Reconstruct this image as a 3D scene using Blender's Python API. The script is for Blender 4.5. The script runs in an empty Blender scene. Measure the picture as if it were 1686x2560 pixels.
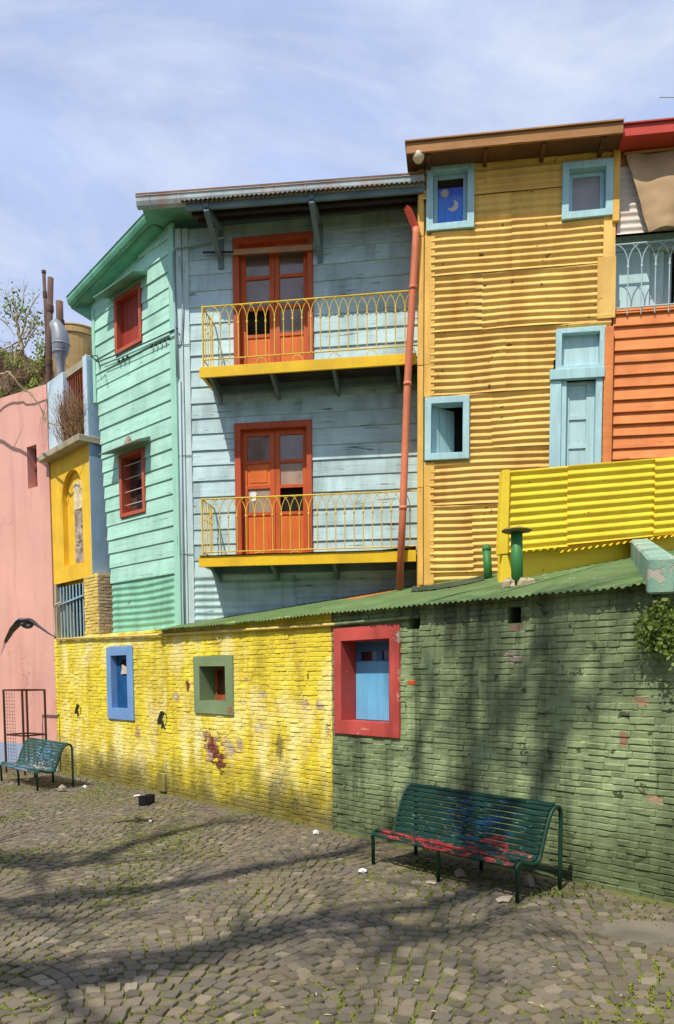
import bpy, bmesh, math, random
import numpy as np
from mathutils import Vector, Matrix
R = random.Random(11)
PI = math.pi
rad = math.radians
scn = bpy.context.scene
col = scn.collection

# ------------------------------------------------------------------ camera
F_PX, CAM_H, PITCH, ROLL = 1900.0, 2.1, rad(4.0), rad(0.3)
PPY = 1690 + F_PX * math.tan(PITCH)
cam_data = bpy.data.cameras.new('camera')
cam_data.sensor_width = 36.0
cam_data.lens = F_PX / 2560 * 36
cam_data.shift_y = (PPY - 1280) / 2560
cam_data.clip_end = 2000
cam = bpy.data.objects.new('camera', cam_data)
col.objects.link(cam)
cam.matrix_world = (Matrix.Translation((0, 0, CAM_H)) @ Matrix.Rotation(PI / 2 - PITCH, 4, 'X')
                    @ Matrix.Rotation(-ROLL, 4, 'Z'))
scn.camera = cam
CAMP = Vector((0, 0, CAM_H))
CAMR = cam.matrix_world.to_3x3()

# ------------------------------------------------------------------ sky and sun
SUN_AZ, SUN_EL = rad(31.5), rad(57)              # where the light travels to (from +Y towards +X), and its height
LDIR = Vector((math.sin(SUN_AZ) * math.cos(SUN_EL), math.cos(SUN_AZ) * math.cos(SUN_EL), -math.sin(SUN_EL)))
world = bpy.data.worlds.new('World')
scn.world = world
world.use_nodes = True
wn, wl = world.node_tree.nodes, world.node_tree.links
wn.clear()
w_out = wn.new('ShaderNodeOutputWorld')
w_bg = wn.new('ShaderNodeBackground')
w_bg.inputs[1].default_value = 0.13
w_sky = wn.new('ShaderNodeTexSky')
w_sky.sky_type = 'NISHITA'
w_sky.sun_disc = False
w_sky.sun_elevation = SUN_EL
w_sky.sun_rotation = SUN_AZ + PI
w_sky.air_density = 1.0
w_sky.dust_density = 0.3
w_sky.ozone_density = 1.6
w_tc = wn.new('ShaderNodeTexCoord')
w_map = wn.new('ShaderNodeMapping')
w_map.inputs['Scale'].default_value = (1.3, 1.3, 3.4)
w_map.inputs['Location'].default_value = (0.7, 0.25, 0.1)
w_n = wn.new('ShaderNodeTexNoise')
w_n.inputs['Scale'].default_value = 1.5
w_n.inputs['Detail'].default_value = 7
w_n.inputs['Roughness'].default_value = 0.58
w_n.inputs['Distortion'].default_value = 0.5
w_r = wn.new('ShaderNodeMapRange')
w_r.inputs[1].default_value = 0.36
w_r.inputs[2].default_value = 0.74
w_r.inputs[3].default_value = 0.62
w_r.inputs[4].default_value = 1.0
w_mix = wn.new('ShaderNodeMixRGB')
w_mix.inputs[2].default_value = (4.5, 5.45, 7.9, 1)
wl.new(w_tc.outputs['Generated'], w_map.inputs[0])
wl.new(w_map.outputs[0], w_n.inputs[0])
wl.new(w_n.outputs[0], w_r.inputs[0])
wl.new(w_r.outputs[0], w_mix.inputs[0])
wl.new(w_sky.outputs[0], w_mix.inputs[1])
w_n2 = wn.new('ShaderNodeTexNoise')
w_n2.inputs['Scale'].default_value = 2.3
w_n2.inputs['Detail'].default_value = 8
w_n2.inputs['Roughness'].default_value = 0.6
w_n2.inputs['Distortion'].default_value = 0.9
w_map2 = wn.new('ShaderNodeMapping')
w_map2.inputs['Scale'].default_value = (1.0, 1.0, 2.4)
w_map2.inputs['Location'].default_value = (2.2, 0.4, 0.33)
w_r2 = wn.new('ShaderNodeMapRange')
w_r2.inputs[1].default_value = 0.44
w_r2.inputs[2].default_value = 0.70
w_r2.inputs[3].default_value = 0.0
w_r2.inputs[4].default_value = 0.75
w_mix2 = wn.new('ShaderNodeMixRGB')
w_mix2.inputs[2].default_value = (6.3, 6.7, 7.7, 1)
wl.new(w_tc.outputs['Generated'], w_map2.inputs[0])
wl.new(w_map2.outputs[0], w_n2.inputs[0])
wl.new(w_n2.outputs[0], w_r2.inputs[0])
wl.new(w_r2.outputs[0], w_mix2.inputs[0])
wl.new(w_mix.outputs[0], w_mix2.inputs[1])
wl.new(w_mix2.outputs[0], w_bg.inputs[0])
wl.new(w_bg.outputs[0], w_out.inputs[0])
sun_data = bpy.data.lights.new('sun', 'SUN')
sun_data.energy = 5.0
sun_data.angle = rad(0.55)
sun_data.color = (1.0, 0.93, 0.82)
sun = bpy.data.objects.new('sun', sun_data)
col.objects.link(sun)
sun.rotation_euler = LDIR.to_track_quat('-Z', 'Y').to_euler()
sun.location = (-6, -9, 20)
scn.view_settings.view_transform = 'Standard'
scn.view_settings.look = 'None'
scn.view_settings.exposure = 0.0
scn.view_settings.gamma = 1.0
scn.cycles.max_bounces = 5
scn.cycles.diffuse_bounces = 2
scn.cycles.use_denoising = True


# ------------------------------------------------------------------ helpers: measuring
def ray(x, y):
    return CAMR @ Vector(((x - 843) / F_PX, -(y - PPY) / F_PX, -1.0))


def on_ground(x, y, z=0.0):
    r = ray(x, y)
    return CAMP + r * ((z - CAM_H) / r.z)


def at_depth(x, y, Y):
    r = ray(x, y)
    return CAMP + r * (Y / r.y)


def hit(x, y, p, n):
    r = ray(x, y)
    return CAMP + r * ((p - CAMP).dot(n) / r.dot(n))


class Frame:
    """A wall's own axes: x along the wall to the right, y into it, z up; d = distance in front of it."""
    def __init__(s, origin, phi):
        s.o = Vector((origin[0], origin[1], 0))
        s.phi = phi
        s.u = Vector((math.cos(phi), -math.sin(phi), 0))
        s.n = Vector((-math.sin(phi), -math.cos(phi), 0))

    def px(s, x, y, d=0.0):
        p = hit(x, y, s.o + s.n * d, s.n) - s.o
        return p.dot(s.u), p.z

    def w(s, a, d, h):
        return s.o + s.u * a + s.n * d + Vector((0, 0, h))

    def loc(s, P):
        q = P - s.o
        return (q.dot(s.u), -q.dot(s.n), q.z)

    def box(s, x0, y0, x1, y1, d=0.0):
        """upright rectangle from two opposite corners seen in the photograph"""
        a, b = s.px(x0, y0, d), s.px(x1, y1, d)
        return min(a[0], b[0]), max(a[0], b[0]), min(a[1], b[1]), max(a[1], b[1])

    def quad(s, pts, d=0.0):
        q = [s.px(x, y, d) for x, y in pts]
        xs, hs = sorted(p[0] for p in q), sorted(p[1] for p in q)
        return (xs[0] + xs[1]) / 2, (xs[2] + xs[3]) / 2, (hs[0] + hs[1]) / 2, (hs[2] + hs[3]) / 2


# ------------------------------------------------------------------ helpers: meshes
class MB:
    def __init__(s):
        s.v, s.f, s.a = [], [], []

    def add(s, verts, faces, a=None):
        o = len(s.v)
        s.v.extend(tuple(p) for p in verts)
        s.f.extend(tuple(i + o for i in f) for f in faces)
        s.a.extend([R.random() if a is None else a] * len(verts))
        return s

    def hexa(s, p, a=None):
        """eight corners: bottom ring then top ring"""
        return s.add(p, [(3, 2, 1, 0), (4, 5, 6, 7), (0, 1, 5, 4), (1, 2, 6, 5), (2, 3, 7, 6), (3, 0, 4, 7)], a)

    def box(s, x0, x1, y0, y1, z0, z1):
        return s.hexa([(x0, y0, z0), (x1, y0, z0), (x1, y1, z0), (x0, y1, z0),
                       (x0, y0, z1), (x1, y0, z1), (x1, y1, z1), (x0, y1, z1)])

    def bar(s, p, q, w, h, up=(0, 0, 1)):
        p, q, up = Vector(p), Vector(q), Vector(up)
        t = (q - p).normalized()
        a = t.cross(up)
        if a.length < 1e-4:
            a = t.cross(Vector((1, 0, 0)))
        a = a.normalized() * w / 2
        b = a.cross(t).normalized() * h / 2
        return s.hexa([p - a - b, p + a - b, p + a + b, p - a + b, q - a - b, q + a - b, q + a + b, q - a + b])

    def tube(s, pts, r, n=8, cap=True, a=None):
        pts = [Vector(p) for p in pts]
        rs = r if isinstance(r, (list, tuple)) else [r] * len(pts)
        o = len(s.v)
        ref = None
        for i, p in enumerate(pts):
            t = (pts[min(i + 1, len(pts) - 1)] - pts[max(i - 1, 0)]).normalized()
            if ref is None:
                ref = t.cross(Vector((0.31, 0.17, 0.93)))
                if ref.length < 1e-3:
                    ref = t.cross(Vector((1, 0, 0)))
            ref = (ref - t * ref.dot(t)).normalized()
            b = t.cross(ref)
            for k in range(n):
                c = 2 * PI * k / n
                s.v.append(tuple(p + (ref * math.cos(c) + b * math.sin(c)) * rs[i]))
        for i in range(len(pts) - 1):
            for k in range(n):
                k2 = (k + 1) % n
                s.f.append((o + i * n + k, o + i * n + k2, o + (i + 1) * n + k2, o + (i + 1) * n + k))
        if cap:
            s.f.append(tuple(o + k for k in reversed(range(n))))
            s.f.append(tuple(o + (len(pts) - 1) * n + k for k in range(n)))
        s.a.extend([R.random() if a is None else a] * (len(pts) * n))
        return s

    def lathe(s, prof, n=16, c=(0, 0, 0)):
        o = len(s.v)
        for r_, z in prof:
            for k in range(n):
                t = 2 * PI * k / n
                s.v.append((c[0] + r_ * math.cos(t), c[1] + r_ * math.sin(t), c[2] + z))
        for i in range(len(prof) - 1):
            for k in range(n):
                k2 = (k + 1) % n
                s.f.append((o + i * n + k, o + i * n + k2, o + (i + 1) * n + k2, o + (i + 1) * n + k))
        s.f.append(tuple(o + k for k in reversed(range(n))))
        s.f.append(tuple(o + (len(prof) - 1) * n + k for k in range(n)))
        s.a.extend([R.random()] * (len(prof) * n))
        return s

    def prism(s, poly, y0, y1):
        """polygon (x, z) counter-clockwise seen from the front, from depth y0 to y1"""
        n = len(poly)
        v = [(x, y0, z) for x, z in poly] + [(x, y1, z) for x, z in poly]
        f = [tuple(range(n)), tuple(range(2 * n - 1, n - 1, -1))]
        f += [(i, i + n, (i + 1) % n + n, (i + 1) % n) for i in range(n)]
        return s.add(v, f)

    def grid(s, fn, nu, nv, skip=None):
        """fn(i, j) -> point"""
        o = len(s.v)
        for j in range(nv + 1):
            for i in range(nu + 1):
                s.v.append(tuple(fn(i, j)))
        for j in range(nv):
            for i in range(nu):
                if skip and skip(i, j):
                    continue
                q = o + j * (nu + 1) + i
                s.f.append((q, q + 1, q + nu + 2, q + nu + 1))
        s.a.extend([R.random()] * ((nu + 1) * (nv + 1)))
        return s

    def ring(s, o, i, y0, y1, yi=None):
        """picture-frame ring: outer and inner rectangle (x0, x1, z0, z1); yi = depth of the inner lip at the front"""
        yi = y0 if yi is None else yi
        q = lambda r: [(r[0], r[2]), (r[1], r[2]), (r[1], r[3]), (r[0], r[3])]
        O, I = q(o), q(i)
        v = [(x, y0, z) for x, z in O] + [(x, yi, z) for x, z in I] + [(x, y1, z) for x, z in O] + [(x, y1, z) for x, z in I]
        f = []
        for k in range(4):
            m = (k + 1) % 4
            f += [(k, m, m + 4, k + 4), (k + 4, m + 4, m + 12, k + 12), (m, k, k + 8, m + 8), (k + 8, k + 12, m + 12, m + 8)]
        return s.add(v, f)

    def mesh(s, name, bevel=0.0, jit=0.0, smooth=False, seg=1):
        me = bpy.data.meshes.new(name)
        v = s.v
        if jit:
            v = [(x + R.uniform(-jit, jit), y + R.uniform(-jit, jit), z + R.uniform(-jit, jit)) for x, y, z in v]
        me.from_pydata(v, [], s.f)
        if not bevel:
            at = me.attributes.new('rnd', 'FLOAT', 'POINT')
            at.data.foreach_set('value', s.a)
        else:
            bm = bmesh.new()
            bm.from_mesh(me)
            bmesh.ops.recalc_face_normals(bm, faces=bm.faces)
            bmesh.ops.bevel(bm, geom=list(bm.edges), offset=bevel, segments=seg, affect='EDGES', profile=0.5)
            bm.to_mesh(me)
            bm.free()
        if smooth:
            me.polygons.foreach_set('use_smooth', [True] * len(me.polygons))
        return me

    def build(s, name, mat, parent=None, bevel=0.0, jit=0.0, smooth=False, seg=1, **props):
        return link(name, s.mesh(name, bevel, jit, smooth, seg), mat, parent, **props)


def link(name, me, mat=None, parent=None, **props):
    if mat is not None and not me.materials:
        me.materials.append(mat)
    o = bpy.data.objects.new(name, me)
    col.objects.link(o)
    if parent is not None:
        o.parent = parent
    for k, v in props.items():
        o[k] = v
    return o


def root(name, loc, label, cat, rotz=0.0, group=None):
    o = bpy.data.objects.new(name, None)
    o.empty_display_size = 0.3
    col.objects.link(o)
    o.location = loc
    o.rotation_euler = (0, 0, rotz)
    o['label'] = label
    o['category'] = cat
    if group:
        o['group'] = group
    return o


def frame_root(name, fr, label, cat, group=None):
    return root(name, fr.o, label, cat, -fr.phi, group)


def copy_tree(o, parent=None):
    c = o.copy()
    col.objects.link(c)
    c.parent = parent
    for ch in list(o.children):
        copy_tree(ch, c)
    return c


def smooth_line(pts, n=6):
    """Catmull-Rom through points"""
    P = [Vector(p) for p in pts]
    P = [P[0] * 2 - P[1]] + P + [P[-1] * 2 - P[-2]]
    out = []
    for i in range(1, len(P) - 2):
        for k in range(n):
            t = k / n
            a, b, c, d = P[i - 1], P[i], P[i + 1], P[i + 2]
            out.append(0.5 * ((2 * b) + (c - a) * t + (2 * a - 5 * b + 4 * c - d) * t * t + (3 * b - a - 3 * c + d) * t ** 3))
    out.append(P[-2])
    return out


# ------------------------------------------------------------------ helpers: materials
def lin(c):
    """sRGB 0-255 to linear"""
    return tuple((x / 255 / 12.92) if x / 255 < 0.04045 else ((x / 255 + 0.055) / 1.055) ** 2.4 for x in c)


class NT:
    def __init__(s, name):
        s.m = bpy.data.materials.new(name)
        s.m.use_nodes = True
        s.t = s.m.node_tree
        s.t.nodes.clear()
        s.out = s.t.nodes.new('ShaderNodeOutputMaterial')
        s.b = s.t.nodes.new('ShaderNodeBsdfPrincipled')
        s.t.links.new(s.b.outputs[0], s.out.inputs[0])

    def n(s, kind, ins=None, **props):
        nd = s.t.nodes.new('ShaderNode' + kind)
        for k, v in props.items():
            setattr(nd, k, v)
        for k, v in (ins or {}).items():
            if isinstance(v, bpy.types.NodeSocket):
                s.t.links.new(v, nd.inputs[k])
            else:
                nd.inputs[k].default_value = v
        return nd

    def vec(s, kind='Object', scale=(1, 1, 1), shift=None):
        if kind == 'Position':
            v = s.n('NewGeometry').outputs['Position']
        else:
            v = s.n('TexCoord').outputs['Object']
            r = s.n('ObjectInfo').outputs['Random']
            r = s.math('MULTIPLY', r, 37.0)
            v = s.n('VectorMath', {0: v, 1: r}, operation='ADD').outputs[0]
        v = s.n('VectorMath', {0: v, 1: scale}, operation='MULTIPLY').outputs[0]
        return v

    def noise(s, v, scale=1.0, detail=4.0, rough=0.55, dist=0.0):
        return s.n('TexNoise', {'Vector': v, 'Scale': scale, 'Detail': detail, 'Roughness': rough, 'Distortion': dist}).outputs[0]

    def rng(s, v, a, b, c=0.0, d=1.0):
        return s.n('MapRange', {0: v, 1: a, 2: b, 3: c, 4: d}).outputs[0]

    def math(s, op, a, b=0.0, c=0.0):
        nd = s.n('Math', operation=op)
        for i, v in enumerate((a, b, c)):
            if isinstance(v, bpy.types.NodeSocket):
                s.t.links.new(v, nd.inputs[i])
            else:
                nd.inputs[i].default_value = v
        return nd.outputs[0]

    def mix(s, fac, a, b, mode='MIX'):
        c4 = lambda c: c if isinstance(c, bpy.types.NodeSocket) else (*c[:3], 1)
        return s.n('MixRGB', {0: fac, 1: c4(a), 2: c4(b)}, blend_type=mode).outputs[0]


MATS = {}


def paint(name, rgb, var=0.12, rough=0.62, chip=None, streak=None, grain=None, bump=0.25, coords='Object', per=0.0,
          spec=0.3, metal=0.0, spots=(), nscale=2.2, fine=38.0, mask=None):
    """aged paint: large tonal drift, grain, streaks that run down, chips that bare the ground coat.
    chip = (rgb, share 0..1, scale), streak = (rgb, amount), grain = axis scale, spots = [(world point, radius, rgb, sharp)]"""
    if name in MATS:
        return MATS[name]
    k = NT(name)
    base = lin(rgb)
    v = k.vec(coords)
    n1 = k.noise(v, nscale, 5)
    lo = tuple(c * (1 - var * 1.5) for c in base)
    hi = tuple(min(c * (1 + var), 0.95) for c in base)
    c = k.mix(k.rng(n1, 0.3, 0.7), lo, hi)
    n2 = k.noise(v, fine, 4, 0.7)
    c = k.mix(k.rng(n2, 0.35, 0.75, 0, 0.22), c, tuple(x * 0.55 for x in base))
    h = n2
    if per:
        r = k.math('ADD', k.n('Attribute', attribute_name='rnd').outputs['Fac'], k.n('ObjectInfo').outputs['Random'])
        r = k.math('FRACT', r)
        c = k.mix(k.rng(r, 0, 1, 0, per), c, tuple(x * 0.45 for x in base))
    if grain:
        g = k.noise(k.vec(coords, grain), 1.0, 5, 0.65)
        c = k.mix(k.rng(g, 0.45, 0.72, 0, 0.4), c, tuple(x * 0.5 for x in base))
        h = k.math('ADD', h, k.math('MULTIPLY', g, 1.4))
    if streak:
        g = k.noise(k.vec(coords, (2.4, 2.4, 0.3)), 1.0, 5, 0.6, 0.3)
        c = k.mix(k.rng(g, 0.47, 0.72, 0, streak[1]), c, lin(streak[0]))
    if chip:
        g = k.noise(k.vec(coords, (1, 1, 1) if not grain else tuple(x / max(grain) * 3.2 for x in grain)), chip[2], 8, 0.62, 0.4)
        t = 0.78 - 0.3 * chip[1]
        mk = k.rng(g, t, t + 0.02)
        c = k.mix(mk, c, lin(chip[0]))
        h = k.math('SUBTRACT', h, k.math('MULTIPLY', mk, 1.5))
    if spots:
        pos = k.n('NewGeometry').outputs['Position']
        g = k.noise(k.vec('Position', (1, 1, 2.2)), 13.0, 7, 0.75)
        rb_ = k.math('FRACT', k.math('ADD', k.n('Attribute', attribute_name='rnd').outputs['Fac'], k.n('ObjectInfo').outputs['Random']))
        edge = k.math('ADD', k.math('ADD', k.math('MULTIPLY', g, 2.6), -0.85), k.math('MULTIPLY', rb_, 0.75))
    for (p, r_, rgb2, sharp) in spots:
        if len(p) == 3 and not hasattr(r_, '__len__'):
            r_ = (r_, r_, r_)
        dv = k.n('VectorMath', {0: pos, 1: tuple(p)}, operation='SUBTRACT').outputs[0]
        dv = k.n('VectorMath', {0: dv, 1: tuple(1 / q for q in r_)}, operation='MULTIPLY').outputs[0]
        dl = k.n('VectorMath', {0: dv}, operation='LENGTH').outputs['Value']
        e = k.math('SUBTRACT', edge, dl)
        mk = k.rng(e, 0.0, sharp)
        c = k.mix(mk, c, lin(rgb2))
        h = k.math('SUBTRACT', h, mk)
    if mask:
        c = mask(k, c)
    k.t.links.new(c, k.b.inputs['Base Color'])
    k.b.inputs['Roughness'].default_value = rough
    k.b.inputs['Specular IOR Level'].default_value = spec
    k.b.inputs['Metallic'].default_value = metal
    if bump:
        bp = k.n('Bump', {'Height': h, 'Strength': bump, 'Distance': 0.01})
        k.t.links.new(bp.outputs[0], k.b.inputs['Normal'])
    MATS[name] = k.m
    return k.m


def glass(name, rgb, rough=0.12, spec=0.6):
    if name in MATS:
        return MATS[name]
    k = NT(name)
    n1 = k.noise(k.vec(), 4.0, 5)
    c = k.mix(k.rng(n1, 0.35, 0.7), tuple(x * 0.7 for x in lin(rgb)), lin(rgb))
    k.t.links.new(c, k.b.inputs['Base Color'])
    k.t.links.new(k.rng(n1, 0.3, 0.7, rough * 0.5, rough * 2.4), k.b.inputs['Roughness'])
    k.b.inputs['Specular IOR Level'].default_value = spec
    MATS[name] = k.m
    return k.m


def plate(mb, s0, s1, z0, z1, holes, y0, y1):
    """upright slab with rectangular openings, one connected mesh"""
    clampx = lambda v: min(max(v, s0), s1)
    clampz = lambda v: min(max(v, z0), z1)
    xs = sorted({round(v, 5) for v in [s0, s1] + [clampx(h[0]) for h in holes] + [clampx(h[1]) for h in holes]})
    zs = sorted({round(v, 5) for v in [z0, z1] + [clampz(h[2]) for h in holes] + [clampz(h[3]) for h in holes]})
    def solid(i, j):
        if i < 0 or j < 0 or i >= len(xs) - 1 or j >= len(zs) - 1:
            return False
        cx, cz = (xs[i] + xs[i + 1]) / 2, (zs[j] + zs[j + 1]) / 2
        return not any(h[0] < cx < h[1] and h[2] < cz < h[3] for h in holes)
    idx, V, Fc = {}, [], []
    def vi(i, j, b):
        if (i, j, b) not in idx:
            idx[(i, j, b)] = len(V)
            V.append((xs[i], y1 if b else y0, zs[j]))
        return idx[(i, j, b)]
    for i in range(len(xs) - 1):
        for j in range(len(zs) - 1):
            if not solid(i, j):
                continue
            Fc.append((vi(i, j, 0), vi(i + 1, j, 0), vi(i + 1, j + 1, 0), vi(i, j + 1, 0)))
            Fc.append((vi(i, j, 1), vi(i, j + 1, 1), vi(i + 1, j + 1, 1), vi(i + 1, j, 1)))
            if not solid(i - 1, j):
                Fc.append((vi(i, j, 0), vi(i, j + 1, 0), vi(i, j + 1, 1), vi(i, j, 1)))
            if not solid(i + 1, j):
                Fc.append((vi(i + 1, j, 0), vi(i + 1, j, 1), vi(i + 1, j + 1, 1), vi(i + 1, j + 1, 0)))
            if not solid(i, j - 1):
                Fc.append((vi(i, j, 0), vi(i, j, 1), vi(i + 1, j, 1), vi(i + 1, j, 0)))
            if not solid(i, j + 1):
                Fc.append((vi(i, j + 1, 0), vi(i + 1, j + 1, 0), vi(i + 1, j + 1, 1), vi(i, j + 1, 1)))
    mb.add(V, Fc)
    return mb


from mathutils import noise as mnoise


def nz(x, y, z=0.0):
    return mnoise.noise(Vector((x, y, z)))


def corrugated(mb, s0, s1, h0, h1, pitch, amp, y0, tilt=0.012, holes=(), warp=0.012, slope=0.0, seed=0.0, step=0.16, ragged=0.0, wave=0.3):
    """tin sheet with ridges that run along x"""
    nr = max(4, int(round((h1 - h0) / (pitch / 8))))
    xs = {s0, s1}
    n = max(1, int((s1 - s0) / step))
    xs |= {s0 + (s1 - s0) * i / n for i in range(n + 1)}
    for h in holes:
        for v in h[:2]:
            if s0 < v < s1:
                xs.add(v)
    xs = sorted(xs)
    def fn(i, j):
        s, t = xs[i], j / nr
        h = h0 + (h1 - h0) * t + slope * (s - s0)
        if j == 0 and ragged:
            h += ragged * nz(s * 7, seed, 2.2)
        w = warp * nz(s * 1.3 + seed, h * 1.7, seed) + warp * 0.5 * nz(s * 4 + seed, h * 5, seed)
        hw = h - slope * (s - s0) + wave * pitch * nz(s * 0.8 + seed * 3, h * 0.7, 5.0)
        y = y0 - tilt * (1 - t) - amp * (0.5 + 0.5 * math.cos(2 * PI * hw / pitch)) + w
        return (s, y, h)
    def skip(i, j):
        cx, ch = (xs[i] + xs[i + 1]) / 2, h0 + (h1 - h0) * (j + 0.5) / nr + slope * ((xs[i] + xs[i + 1]) / 2 - s0)
        return any(h[0] < cx < h[1] and h[2] < ch < h[3] for h in holes)
    return mb.grid(fn, len(xs) - 1, nr, skip)


def islands(mb, least=24):
    """connected pieces of a sheet that openings cut apart; crumbs are dropped"""
    par = list(range(len(mb.v)))
    def find(i):
        while par[i] != i:
            par[i] = par[par[i]]
            i = par[i]
        return i
    for f in mb.f:
        for i in f[1:]:
            par[find(i)] = find(f[0])
    groups = {}
    for f in mb.f:
        groups.setdefault(find(f[0]), []).append(f)
    out = []
    for fs in groups.values():
        if len(fs) < least:
            continue
        ids = sorted({i for f in fs for i in f})
        ix = {i: k for k, i in enumerate(ids)}
        q = MB()
        q.v = [mb.v[i] for i in ids]
        q.f = [tuple(ix[i] for i in f) for f in fs]
        q.a = [mb.a[i] for i in ids]
        out.append(q)
    return out


def tin_wall(parent, mat, s0, s1, h0, h1, pitch, amp, y0, holes=(), row=0.9, wid=1.7, name='corrugated_sheet', rot=0.0, slope=0.0, warp=0.014):
    nrow = max(1, int(round((h1 - h0) / row)))
    k = max(1, int(round((h1 - h0) / nrow / pitch)))
    hh, q = h0, 0
    while hh < h1 - 0.02:
        top = min(hh + k * pitch + R.choice((-1, 0, 0, 1)) * pitch * (k > 3), h1)
        if h1 - top < pitch * 2:
            top = h1
        a, first = s0, True
        while a < s1 - 0.02:
            b = a + wid * R.uniform(0.75, 1.2) * (0.55 if first and q % 2 else 1)
            first = False
            if s1 - b < wid * 0.4:
                b = s1
            if not any(h[0] <= a and h[1] >= b and h[2] <= hh and h[3] >= top for h in holes):
                mb = corrugated(MB(), a - (0.02 if a > s0 else 0), b, hh, min(top + 0.03, h1), pitch, amp, y0 - R.uniform(0, 0.004),
                                R.uniform(0.012, 0.024), holes, warp, slope, R.uniform(0, 40))
                for piece in islands(mb):
                    o = piece.build(name, mat, parent, smooth=True)
                    o.rotation_euler.z = rot
            a = b
        hh = top
        q += 1


def minus(a, b, cuts):
    segs = [(a, b)]
    for c0, c1 in cuts:
        new = []
        for x, y in segs:
            if c1 <= x or c0 >= y:
                new.append((x, y))
            else:
                if c0 > x:
                    new.append((x, c0))
                if c1 < y:
                    new.append((c1, y))
        segs = new
    return [q for q in segs if q[1] - q[0] > 0.03]


def clapboards(parent, mat, s0, s1, h0, h1, pitch, holes=(), proud=0.024, rot=0.0, left=None, joint=3.2, name='board'):
    h = h0
    while h < h1 - 0.03:
        p = pitch * R.uniform(0.93, 1.07)
        t = min(h + p, h1)
        mid = (h + t) / 2
        x0 = left(mid) if left else s0
        runs = []
        touch = [q for q in holes if q[2] < t - 0.005 and q[3] > h + 0.005]
        for a, b in minus(x0, s1, [(q[0], q[1]) for q in touch]):
            cuts = [a]
            while b - cuts[-1] > joint:
                cuts.append(cuts[-1] + R.uniform(0.45, 0.75) * joint)
            cuts.append(b)
            runs += [(c0, c1, h, t) for c0, c1 in zip(cuts[:-1], cuts[1:])]
        for q in touch:
            if q[2] > h + 0.02:
                runs.append((max(q[0], x0), min(q[1], s1), h, q[2] - 0.018))
            if q[3] < t - 0.02:
                runs.append((max(q[0], x0), min(q[1], s1), q[3], t))
        hh, tt = h, t
        for c0, c1, h, t in runs:
            if c1 - c0 > 0.03:
                mb = MB()
                n = max(1, int((c1 - c0) / 0.5))
                j0 = R.uniform(-0.004, 0.004)
                pr = proud * R.uniform(0.85, 1.2)
                rows = []
                for i in range(n + 1):
                    s = c0 + 0.002 + (c1 - c0 - 0.004) * i / n
                    dz, dy = j0 + R.uniform(-0.003, 0.003), R.uniform(-0.003, 0.002)
                    rows.append([(s, -0.001, h + dz), (s, -pr + dy, h + dz), (s, -pr - 0.002 + dy, h + 0.006 + dz),
                                 (s, -0.0045, t + 0.018), (s, -0.001, t + 0.018)])
                V = [v for r in rows for v in r]
                Fc = []
                for i in range(n):
                    for k in range(5):
                        k2 = (k + 1) % 5
                        Fc.append((i * 5 + k2, i * 5 + k, (i + 1) * 5 + k, (i + 1) * 5 + k2))
                Fc.append(tuple(range(5)))
                Fc.append(tuple(n * 5 + k for k in reversed(range(5))))
                mb.add(V, Fc)
                o = mb.build(name, mat, parent)
                o.rotation_euler.z = rot
        h = tt


# ------------------------------------------------------------------ wall axes of the place
PHI_B, PHI_F, PHI_M, PHI_P = rad(47.4), rad(8.5), rad(43.0), rad(36.0)
g0 = on_ground(832, 2072)
FB = Frame(g0, PHI_B)                                   # the low brick wall along the square
corner = hit(460, 1700, FB.o - FB.n * 0.36, FB.n)
FF = Frame(corner, PHI_F)                               # the blue wooden front
FM = Frame(corner, PHI_M)                               # the mint side of the same house
FY = Frame(FF.o + FF.n * 0.72, PHI_F)                   # the mustard tin house
YL = FY.px(1046, 1000)[0]
FY = Frame(FY.o + FY.u * YL, PHI_F)
EAVE_H, ROOF_SLOPE = 2.95, 0.232
s_left = FB.px(142, 1800)[0]
pl = FB.w(s_left, 0, 0)
FP = Frame(pl, PHI_P)                                   # the pink wall at the left


def roof_z(P, lift=0.0):
    return EAVE_H + lift + ROOF_SLOPE * max(0.0, -(P - FB.o).dot(FB.n))


def roof_hit(x, y):
    """where a line of sight meets the lean-to roof"""
    r = ray(x, y)
    n = FB.n
    d0 = (CAMP - FB.o).dot(n)
    t = (EAVE_H - ROOF_SLOPE * d0 - CAM_H) / (r.z + ROOF_SLOPE * r.dot(n))
    return CAMP + r * t


# ------------------------------------------------------------------ ground and cobbles
def m_ground():
    k = NT('soil_and_moss')
    v = k.vec('Position')
    a = k.noise(v, 1.1, 6)
    b = k.noise(v, 14, 5, 0.7)
    c = k.mix(k.rng(b, 0.3, 0.7), lin((64, 54, 42)), lin((128, 112, 86)))
    f = k.math('MULTIPLY', k.rng(a, 0.34, 0.52), k.rng(b, 0.3, 0.55))
    c = k.mix(f, c, lin((98, 104, 42)))
    k.t.links.new(c, k.b.inputs['Base Color'])
    k.b.inputs['Roughness'].default_value = 0.95
    bp = k.n('Bump', {'Height': b, 'Strength': 0.6, 'Distance': 0.02})
    k.t.links.new(bp.outputs[0], k.b.inputs['Normal'])
    return k.m


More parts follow.
